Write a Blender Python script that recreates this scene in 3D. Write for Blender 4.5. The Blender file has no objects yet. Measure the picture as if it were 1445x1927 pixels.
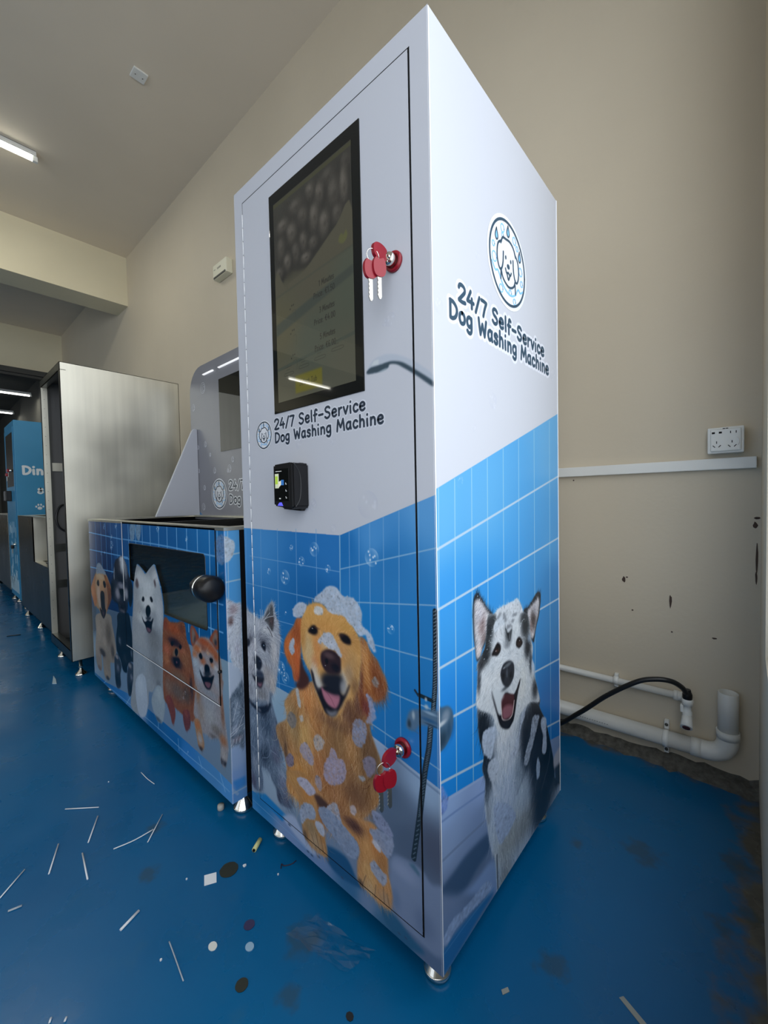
import bpy, bmesh, math, random
import numpy as np
from mathutils import Vector, Matrix
random.seed(3)
C=bpy.context.scene.collection
PI=math.pi

# ---------------------------------------------------------------- camera, world, light, exposure
sc=bpy.context.scene
cam_d=bpy.data.cameras.new('camera'); cam=bpy.data.objects.new('camera',cam_d); C.objects.link(cam)
cam_d.sensor_fit='HORIZONTAL'; cam_d.sensor_width=36.0; cam_d.lens=36.0*772.6/1445.0; cam_d.clip_start=.01; cam_d.clip_end=200
_yaw,_pit,_rol=-0.723047619,-0.0312974,-0.0199677
fw=Vector((math.cos(_pit)*math.sin(_yaw),math.cos(_pit)*math.cos(_yaw),math.sin(_pit)))
r0=fw.cross(Vector((0,0,1))).normalized(); u0=r0.cross(fw)
r1=r0*math.cos(_rol)+u0*math.sin(_rol); u1=-r0*math.sin(_rol)+u0*math.cos(_rol)
cam.matrix_world=Matrix(((r1.x,u1.x,-fw.x,.442638),(r1.y,u1.y,-fw.y,-.649564),(r1.z,u1.z,-fw.z,1.005448),(0,0,0,1)))
sc.camera=cam
sc.view_settings.view_transform='Standard'; sc.view_settings.look='None'; sc.view_settings.gamma=1.0; sc.view_settings.use_curve_mapping=False
sc.view_settings.exposure=0.05
w=bpy.data.worlds.new('world'); sc.world=w; w.use_nodes=True
w.node_tree.nodes['Background'].inputs[0].default_value=(.78,.88,1.0,1); w.node_tree.nodes['Background'].inputs[1].default_value=1.0
def area(name,loc,direction,sx,sy,power,col):
    d=bpy.data.lights.new(name,'AREA'); d.shape='RECTANGLE'; d.size=sx; d.size_y=sy; d.energy=power; d.color=col
    o=bpy.data.objects.new(name,d); C.objects.link(o); o.location=loc
    o.rotation_euler=Vector(direction).to_track_quat('-Z','Y').to_euler(); return o
# daylight through the tall window band in the right-hand wall, beside the camera
area('daylight_right',(.75,-1.18,1.85),(-1,0,-.05),3.85,2.5,51,(.95,.975,1.0))
# fill outside an added second window, brightening the ceiling beam and ceiling
area('fill_rear',(.75,-6.2,1.9),(-1,0,-.02),3.6,2.5,140,(.95,.98,1.0))
# weak fill light added inside the hall behind the camera, facing the machines
area('fill_front',(-4.2,-7.6,2.2),(0,1,-.05),7.5,2.6,12,(.95,.97,1.0))
# ---------------------------------------------------------------- helpers
def nt(name):
    m=bpy.data.materials.new(name); m.use_nodes=True; n=m.node_tree.nodes; return m,n,m.node_tree.links,n['Principled BSDF']
def mat(name,col,rough=.5,metal=0,spec=.5,noise=None,bump=None,coat=0,emit=None,estr=0):
    m,n,l,b=nt(name)
    b.inputs['Base Color'].default_value=(*col,1); b.inputs['Roughness'].default_value=rough; b.inputs['Metallic'].default_value=metal
    b.inputs['Specular IOR Level'].default_value=spec; b.inputs['Coat Weight'].default_value=coat
    if emit: b.inputs['Emission Color'].default_value=(*emit,1); b.inputs['Emission Strength'].default_value=estr
    if noise:
        sc_,amt=noise; tc=n.new('ShaderNodeTexCoord'); t=n.new('ShaderNodeTexNoise'); t.inputs['Scale'].default_value=sc_; t.inputs['Detail'].default_value=6
        r=n.new('ShaderNodeMapRange'); r.inputs[3].default_value=1-amt; r.inputs[4].default_value=1+amt; r.inputs[1].default_value=.3; r.inputs[2].default_value=.7
        mx=n.new('ShaderNodeMix'); mx.data_type='RGBA'; mx.blend_type='MULTIPLY'; mx.inputs[0].default_value=1; mx.inputs[6].default_value=(*col,1)
        l.new(tc.outputs['Object'],t.inputs['Vector']); l.new(t.outputs['Fac'],r.inputs[0]); l.new(r.outputs[0],mx.inputs[7]); l.new(mx.outputs[2],b.inputs['Base Color'])
    if bump:
        sc_,st=bump; tc=n.new('ShaderNodeTexCoord'); t=n.new('ShaderNodeTexNoise'); t.inputs['Scale'].default_value=sc_; t.inputs['Detail'].default_value=4
        bp=n.new('ShaderNodeBump'); bp.inputs['Strength'].default_value=st; bp.inputs['Distance'].default_value=.004
        l.new(tc.outputs['Object'],t.inputs['Vector']); l.new(t.outputs['Fac'],bp.inputs['Height']); l.new(bp.outputs[0],b.inputs['Normal'])
    return m
def brushed(name,col,rough,stretch=(40,40,1.2),amt=.35):
    m,n,l,b=nt(name); b.inputs['Metallic'].default_value=1
    tc=n.new('ShaderNodeTexCoord'); mp=n.new('ShaderNodeMapping'); mp.inputs['Scale'].default_value=stretch
    t=n.new('ShaderNodeTexNoise'); t.inputs['Scale'].default_value=1; t.inputs['Detail'].default_value=5
    t2=n.new('ShaderNodeTexNoise'); t2.inputs['Scale'].default_value=3.2; t2.inputs['Detail'].default_value=2
    ad=n.new('ShaderNodeMath'); ad.operation='ADD'; r=n.new('ShaderNodeMapRange'); r.inputs[1].default_value=.6; r.inputs[2].default_value=1.4; r.inputs[3].default_value=1-amt; r.inputs[4].default_value=1
    mx=n.new('ShaderNodeMix'); mx.data_type='RGBA'; mx.blend_type='MULTIPLY'; mx.inputs[0].default_value=1; mx.inputs[6].default_value=(*col,1)
    r2=n.new('ShaderNodeMapRange'); r2.inputs[1].default_value=.3; r2.inputs[2].default_value=.7; r2.inputs[3].default_value=rough-.05; r2.inputs[4].default_value=rough+.06
    l.new(tc.outputs['Object'],mp.inputs[0]); l.new(mp.outputs[0],t.inputs['Vector']); l.new(tc.outputs['Object'],t2.inputs['Vector'])
    l.new(t.outputs['Fac'],ad.inputs[0]); l.new(t2.outputs['Fac'],ad.inputs[1]); l.new(ad.outputs[0],r.inputs[0]); l.new(r.outputs[0],mx.inputs[7]); l.new(mx.outputs[2],b.inputs['Base Color'])
    l.new(t2.outputs['Fac'],r2.inputs[0]); l.new(r2.outputs[0],b.inputs['Roughness'])
    return m
class MB:
    def __init__(s): s.bm=bmesh.new()
    def _add(s,vs,fs):
        v=[s.bm.verts.new(p) for p in vs]
        for f in fs:
            try: s.bm.faces.new([v[i] for i in f])
            except ValueError: pass
        return s
    def box(s,a,b,bev=0):
        t=bmesh.new(); bmesh.ops.create_cube(t,size=1)
        for v in t.verts: v.co=Vector([(a[i]+b[i])/2+v.co[i]*(b[i]-a[i]) for i in range(3)])
        if bev: bmesh.ops.bevel(t,geom=t.edges[:],offset=bev,segments=2,affect='EDGES',profile=.6)
        return s.merge(t)
    def merge(s,t):
        t.verts.index_update(); v=[s.bm.verts.new(q.co) for q in t.verts]
        for f in t.faces:
            try: nf=s.bm.faces.new([v[q.index] for q in f.verts]); nf.smooth=f.smooth
            except ValueError: pass
        t.free(); return s
    def prism(s,poly,ax,a,b,bev=0):
        """polygon in the two axes other than ax, extruded from a to b"""
        o=[i for i in (0,1,2) if i!=ax]; t=bmesh.new()
        def P(q,h):
            p=[0,0,0]; p[o[0]]=q[0]; p[o[1]]=q[1]; p[ax]=h; return p
        A=[t.verts.new(P(q,a)) for q in poly]; B=[t.verts.new(P(q,b)) for q in poly]; n=len(poly)
        t.faces.new(A); t.faces.new(B[::-1])
        for i in range(n): t.faces.new((A[i],B[i],B[(i+1)%n],A[(i+1)%n]))
        bmesh.ops.recalc_face_normals(t,faces=t.faces[:])
        if bev: bmesh.ops.bevel(t,geom=t.edges[:],offset=bev,segments=2,affect='EDGES')
        return s.merge(t)
    def tube(s,pts,r,seg=12,cap=True,smooth=True,flat=None):
        pts=[Vector(p) for p in pts]; rings=[]; n=len(pts); up=None
        rr=r if isinstance(r,(list,tuple)) else [r]*n
        for i,p in enumerate(pts):
            d=(pts[min(i+1,n-1)]-pts[max(i-1,0)]).normalized()
            if up is None: up=Vector((0,0,1)) if abs(d.z)<.9 else Vector((1,0,0))
            x=d.cross(up).normalized(); y=x.cross(d); up=y
            rings.append([s.bm.verts.new(p+x*math.cos(2*PI*k/seg)*rr[i]+y*math.sin(2*PI*k/seg)*rr[i]*(flat or 1)) for k in range(seg)])
        for a,b in zip(rings,rings[1:]):
            for k in range(seg):
                f=s.bm.faces.new((a[k],a[(k+1)%seg],b[(k+1)%seg],b[k])); f.smooth=smooth
        if cap: s.bm.faces.new(rings[0][::-1]); s.bm.faces.new(rings[-1])
        return s
    def lathe(s,c,prof,ax=2,seg=24,smooth=True):
        """profile [(radius, height)] revolved round the axis through c"""
        rings=[]
        for r,h in prof:
            ring=[]
            for k in range(seg):
                a=2*PI*k/seg; p=[r*math.cos(a),r*math.sin(a)]
                q=[0,0,0]; o=[i for i in (0,1,2) if i!=ax]; q[o[0]]=p[0]; q[o[1]]=p[1]; q[ax]=h
                ring.append(s.bm.verts.new((c[0]+q[0],c[1]+q[1],c[2]+q[2])))
            rings.append(ring)
        for a,b in zip(rings,rings[1:]):
            for k in range(seg):
                f=s.bm.faces.new((a[k],a[(k+1)%seg],b[(k+1)%seg],b[k])); f.smooth=smooth
        if prof[0][0]>1e-5: s.bm.faces.new(rings[0])
        if prof[-1][0]>1e-5: s.bm.faces.new(rings[-1])
        return s
    def build(s,name,m,parent=None,base=None):
        bmesh.ops.recalc_face_normals(s.bm,faces=s.bm.faces[:])
        me=bpy.data.meshes.new(name); off=Vector(base if base is not None else (ORG[parent.name] if parent else (0,0,0)))
        for v in s.bm.verts: v.co-=off
        s.bm.to_mesh(me); s.bm.free(); me.materials.append(m)
        o=bpy.data.objects.new(name,me); C.objects.link(o); o.parent=parent
        if parent is None: o.location=off
        ORG[o.name]=off
        return o
ORG={}
def thing(name,label,cat,loc=(0,0,0),group=None):
    o=bpy.data.objects.new(name,None); C.objects.link(o); o.location=loc; o['label']=label; o['category']=cat; o.empty_display_size=.05
    if group:o['group']=group
    ORG[o.name]=Vector(loc); return o
def tag(o,label,cat,group=None):
    o['label']=label; o['category']=cat
    if group:o['group']=group
    return o
def struct(o): o['kind']='structure'; return o
def copy_tree(o,dx,parent=None):
    c=o.copy(); C.objects.link(c); c.parent=parent; ORG[c.name]=ORG[o.name]+Vector(dx)
    if parent is None: c.location=o.location+Vector(dx)
    for ch in list(o.children): copy_tree(ch,dx,c)
    return c
def catmull(p,n=6):
    p=[Vector(q) for q in p]; e=[2*p[0]-p[1]]+p+[2*p[-1]-p[-2]]; r=[]
    for i in range(1,len(e)-2):
        a,b,c,d=e[i-1:i+3]
        for k in range(n):
            t=k/n; r.append(.5*(2*b+(c-a)*t+(2*a-5*b+4*c-d)*t*t+(3*b-a-3*c+d)*t**3))
    return r+[p[-1]]
def frame_faces(mb,axis,p0,p1,hole,d0,d1):
    """rectangular frame: p0,p1 outer corners, hole=(a0,b0,a1,b1), extruded d0..d1 along axis"""
    o=[i for i in (0,1,2) if i!=axis]
    def bx(a0,b0,a1,b1):
        A=[0,0,0];B=[0,0,0];A[o[0]],A[o[1]],A[axis]=a0,b0,d0;B[o[0]],B[o[1]],B[axis]=a1,b1,d1
        if a1-a0>1e-6 and b1-b0>1e-6: mb.box(A,B)
    h=hole
    bx(p0[0],p0[1],h[0],p1[1]); bx(h[2],p0[1],p1[0],p1[1]); bx(h[0],p0[1],h[2],h[1]); bx(h[0],h[3],h[2],p1[1])
    return mb

# ---------------------------------------------------------------- materials
M={}
M['wall']=mat('cream wall paint',(.63,.555,.43),.6,noise=(1.2,.04),bump=(60,.15))
M['ceil']=mat('ceiling paint',(.78,.69,.56),.8,noise=(1.0,.04))
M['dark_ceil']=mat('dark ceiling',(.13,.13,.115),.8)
M['beam']=mat('beam paint',(.76,.69,.50),.7,noise=(1.5,.03))
M['dark_metal']=mat('dark steel track',(.09,.09,.085),.5,metal=.6)
M['pvc']=mat('white plastic pipe',(.74,.74,.70),.35,noise=(9,.06))
M['white_plastic']=mat('white plastic',(.82,.83,.80),.35)
M['cream_plastic']=mat('cream plastic',(.80,.77,.60),.4)
M['black_plastic']=mat('black plastic',(.008,.008,.009),.32,spec=.35)
M['black_rubber']=mat('black rubber',(.010,.011,.013),.35)
M['black_void']=mat('black gasket',(.004,.004,.005),.7,spec=.2)
M['chrome']=mat('chrome',(.82,.80,.74),.12,metal=1)
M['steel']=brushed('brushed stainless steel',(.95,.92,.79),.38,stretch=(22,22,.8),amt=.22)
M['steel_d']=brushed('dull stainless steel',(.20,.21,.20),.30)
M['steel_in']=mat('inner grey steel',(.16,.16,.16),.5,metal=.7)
M['red']=mat('red key plastic',(.24,.004,.014),.28)
M['key']=mat('nickel key blade',(.55,.53,.48),.3,metal=1)
M['glass_black']=mat('black screen glass',(.005,.006,.006),.04,spec=.3)
M['white_vinyl']=mat('white powder coat',(.52,.54,.60),.35)
M['edge']=mat('white cut edge',(.85,.87,.9),.3)
M['navy']=mat('navy lettering',(.022,.062,.105),.35)
M['navy2']=mat('dark lettering',(.012,.026,.05),.35)
M['sticker']=mat('white sticker border',(.72,.745,.79),.35)
M['lblue']=mat('light blue print',(.22,.50,.80),.35)
M['drop']=mat('blue drop print',(.20,.52,.88),.35)
M['tube']=mat('lit fluorescent tube',(.9,.9,.8),.4,emit=(1,.98,.86),estr=9)
M['tube_far']=mat('lit far fluorescent tube',(.9,.9,.8),.4,emit=(1,.99,.93),estr=5)
M['led']=mat('lit white strip',(.9,.9,.9),.4,emit=(.95,.97,1),estr=.75)
M['blue_paint']=mat('cyan blue panel',(.035,.23,.42),.4,noise=(3,.05))
M['lavender']=mat('pale grey vinyl',(.215,.22,.25),.35,noise=(2,.03))
def glass(name,tint,alpha):
    m,n,l,b=nt(name); out=n['Material Output']; g=n.new('ShaderNodeBsdfGlossy'); g.inputs['Roughness'].default_value=.03
    t=n.new('ShaderNodeBsdfTransparent'); t.inputs[0].default_value=(*tint,1); mx=n.new('ShaderNodeMixShader'); fr=n.new('ShaderNodeFresnel'); fr.inputs[0].default_value=1.5
    mt=n.new('ShaderNodeMath'); mt.operation='MULTIPLY'; mt.inputs[1].default_value=alpha
    l.new(fr.outputs[0],mt.inputs[0]); l.new(mt.outputs[0],mx.inputs[0]); l.new(t.outputs[0],mx.inputs[1]); l.new(g.outputs[0],mx.inputs[2]); l.new(mx.outputs[0],out.inputs[0]); return m
M['glass']=glass('tinted tub glass',(.93,.95,.94),.7)
M['film']=glass('clear film',(.985,.99,.995),1.0); _n=M['film'].node_tree; _m=[q for q in _n.nodes if q.type=='MIX_SHADER'][0]; _n.links.remove(_m.inputs[0].links[0]); _m.inputs[0].default_value=.07
def floor_mat():
    m,n,l,b=nt('blue epoxy floor'); tc=n.new('ShaderNodeTexCoord'); O=tc.outputs['Object']
    def noise(s,d=6,v=None):
        t=n.new('ShaderNodeTexNoise'); t.inputs['Scale'].default_value=s; t.inputs['Detail'].default_value=d; l.new(v or O,t.inputs['Vector']); return t.outputs['Fac']
    def rng(v,a,b_,c,d):
        r=n.new('ShaderNodeMapRange'); r.inputs[1].default_value=a; r.inputs[2].default_value=b_; r.inputs[3].default_value=c; r.inputs[4].default_value=d; l.new(v,r.inputs[0]); return r.outputs[0]
    def mth(op,a,b_):
        q=n.new('ShaderNodeMath'); q.operation=op; q.use_clamp=False
        for i,v in enumerate((a,b_)):
            if isinstance(v,(int,float)): q.inputs[i].default_value=v
            else: l.new(v,q.inputs[i])
        return q.outputs[0]
    def mix(f,a,b_):
        x=n.new('ShaderNodeMix'); x.data_type='RGBA'
        if isinstance(f,float): x.inputs[0].default_value=f
        else: l.new(f,x.inputs[0])
        for i,v in ((6,a),(7,b_)):
            if isinstance(v,tuple): x.inputs[i].default_value=(*v,1)
            else: l.new(v,x.inputs[i])
        return x.outputs[2]
    sp=n.new('ShaderNodeSeparateXYZ'); l.new(O,sp.inputs[0]); X,Y=sp.outputs[0],sp.outputs[1]
    base=mix(rng(noise(1.3),.35,.65,0,1),(.000,.098,.255),(.000,.122,.30))
    base=mix(rng(noise(9,8),.62,.75,0,.35),base,(.03,.13,.22))
    # paint worn to bare concrete along the back and right walls
    nz=mth('MULTIPLY',noise(14,8),.22)
    dw=mth('MINIMUM',mth('SUBTRACT',1.17,Y),mth('SUBTRACT',.48,X))
    wear=rng(mth('SUBTRACT',mth('ADD',nz,0),dw),.045,.10,0,1)
    base=mix(wear,base,mix(noise(40,6),(.045,.045,.038),(.16,.15,.12)))
    # separate brown stains, each with its own shape
    st=None
    for (sx,sy,r) in ((.23,.66,.055),(.139,.21,.04),(.431,.774,.05),(.40,.55,.03),(.46,.62,.035),(.44,.30,.025),(.08,.574,.02),(-.31,-.10,.05),(-.93,-.20,.03),(-.25,-.19,.03),(-.77,-.27,.03)):
        v=n.new('ShaderNodeVectorMath'); v.operation='DISTANCE'; l.new(O,v.inputs[0]); v.inputs[1].default_value=(sx,sy,0)
        d=mth('ADD',v.outputs[1],mth('MULTIPLY',mth('SUBTRACT',noise(30,6),.5),r*2.4)); f=rng(d,r*.3,r,.5,0); st=f if st is None else mth('MAXIMUM',st,f)
    base=mix(st,base,(.035,.055,.05))
    l.new(base,b.inputs['Base Color']); l.new(rng(noise(6,5),.3,.7,.22,.38),b.inputs['Roughness']); b.inputs['Specular IOR Level'].default_value=.38
    bp=n.new('ShaderNodeBump'); bp.inputs['Strength'].default_value=.12; bp.inputs['Distance'].default_value=.004; l.new(noise(16,4),bp.inputs['Height']); l.new(bp.outputs[0],b.inputs['Normal'])
    return m
M['floor']=floor_mat()
def print_mat(name,rough=.3,emit=0,spec=.28):
    m,n,l,b=nt(name); a=n.new('ShaderNodeVertexColor'); a.layer_name='print'
    b.inputs['Roughness'].default_value=rough; b.inputs['Specular IOR Level'].default_value=spec
    if emit:
        b.inputs['Base Color'].default_value=(.01,.01,.01,1); l.new(a.outputs[0],b.inputs['Emission Color']); b.inputs['Emission Strength'].default_value=emit
    else: l.new(a.outputs[0],b.inputs['Base Color'])
    return m
M['print']=print_mat('printed vinyl wrap',.24)
M['display']=print_mat('lit display picture',.03,.50)

# ---------------------------------------------------------------- the room
WY=1.17; WX=.48; CZ=4.06
def sbox(name,a,b,m,bev=0): return struct(MB().box(a,b,bev).build(name,m))
sbox('floor',(-18,-9,-.2),(4,WY+.2,0),M['floor'])
wb=MB().box((-8.85,WY,0),(WX+.3,WY+.2,CZ+.2)); struct(wb.build('wall_back',M['wall']))
sbox('ceiling',(-8.85,-9,CZ),(WX+.3,WY+.2,CZ+.2),M['ceil'])
# frame_faces axes for axis 0 are (y, z): holes are (y0, z0, y1, z1)
w_=MB(); frame_faces(w_,0,(-3.6,0),(WY+.2,CZ+.2),(-3.1,.6,.70,3.15),WX,WX+.2); frame_faces(w_,0,(-9,0),(-3.6,CZ+.2),(-8.1,.6,-4.3,3.15),WX,WX+.2); struct(w_.build('wall_right',M['wall']))
f_=MB(); frame_faces(f_,0,(-3.1,.6),(.70,3.15),(-3.04,.66,.64,3.09),WX+.04,WX+.12); f_.box((WX+.05,-1.44,.61),(WX+.1,-1.38,3.09)); struct(f_.build('window_1',M['white_plastic']))
f_=MB(); frame_faces(f_,0,(-8.1,.6),(-4.3,3.15),(-8.04,.66,-4.36,3.09),WX+.04,WX+.12); struct(f_.build('added_window',M['white_plastic']))  # unseen window frame, added to go with the rear fill light
# far end: lintel wall with a wide opening into the dark next hall
struct(MB().box((-9.05,-9,3.34),(-8.85,WY+.2,CZ+.2)).build('wall_left',M['beam']))
d_=MB(); d_.box((-9.0,-9,3.22),(-8.84,WY,3.36)); d_.box((-8.86,-9,3.26),(-8.78,WY,3.33)); struct(d_.build('trim_3',M['dark_metal']))
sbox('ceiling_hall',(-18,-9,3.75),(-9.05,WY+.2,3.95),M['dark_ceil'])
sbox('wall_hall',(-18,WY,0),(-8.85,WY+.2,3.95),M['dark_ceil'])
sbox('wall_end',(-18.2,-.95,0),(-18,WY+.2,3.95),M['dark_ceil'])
sbox('beam_ceiling',(-5.73,-9,3.47),(-5.35,WY,CZ),M['beam'])
fr=MB(); 
fr.box((-18,-9.2,0),(WX+.3,-9,.7)); fr.box((-18.2,-9,0),(-18,-1.9,3.95)); fr.box((-18.2,-1.9,0),(-18,-.95,.9)); fr.box((-18.2,-1.9,2.5),(-18,-.95,3.95)); fr.box((-18,-9.2,.7),(-9.3,-9,3.3)); fr.box((-18,-9.2,3.3),(WX+.3,-9,CZ+.2))
for xx in (-9.3,-6.7,-4.9,-2.2,.2): fr.box((xx,-9.2,.7),(xx+.45,-9,3.3))
struct(fr.build('wall_front',M['wall']))
# cable trunking across the back wall
t_=MB().box((-1.6,WY-.022,1.083),(WX-.012,WY,1.121),.003); struct(t_.build('trim_1',M['white_plastic']))
# broken mortar along the foot of the back wall
bb=MB(); n=70; prev=None; vs=[]
rg=random.Random(5)
for i in range(n+1):
    xx=-1.2+(WX+1.2)*i/n; h=.012+rg.random()*.016+.012*max(0,(i-40)/30); d=.02+rg.random()*.03+.03*max(0,(i-45)/25)
    vs.append([bb.bm.verts.new(p) for p in ((xx,WY,h+.008),(xx,WY-.006-rg.random()*.006,h),(xx,WY-d*.6,h*.45+rg.random()*.004),(xx,WY-d,-.002))])
for a,b in zip(vs,vs[1:]):
    for k in range(3): bb.bm.faces.new((a[k],a[k+1],b[k+1],b[k]))
struct(bb.build('baseboard_back',mat('crumbled mortar',(.11,.105,.09),.95,noise=(60,.4))))
# small brown chips knocked out of the wall paint
ch=mat('bare brown plaster',(.07,.045,.035),.9)
for px_,pz,sx_,sz in ((.085,.673,.006,.012),(.236,.609,.004,.026),(.114,.556,.003,.003),(.24,.495,.003,.003),(.362,.497,.007,.003),(-.10,1.068,.003,.003),(.095,.682,.004,.003),(.470,.919,.008,.005),(.466,.895,.006,.012),(.4705,.78,.003,.05),(.469,.72,.003,.02)):
    m_=MB(); pts=[(px_+sx_*math.cos(a)*random.uniform(.7,1.2),pz+sz*math.sin(a)*random.uniform(.7,1.2)) for a in [k*2*PI/10 for k in range(10)]]
    m_.prism(pts,1,WY-.0012,WY+.001); struct(m_.build('trim_chip',ch))

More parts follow.
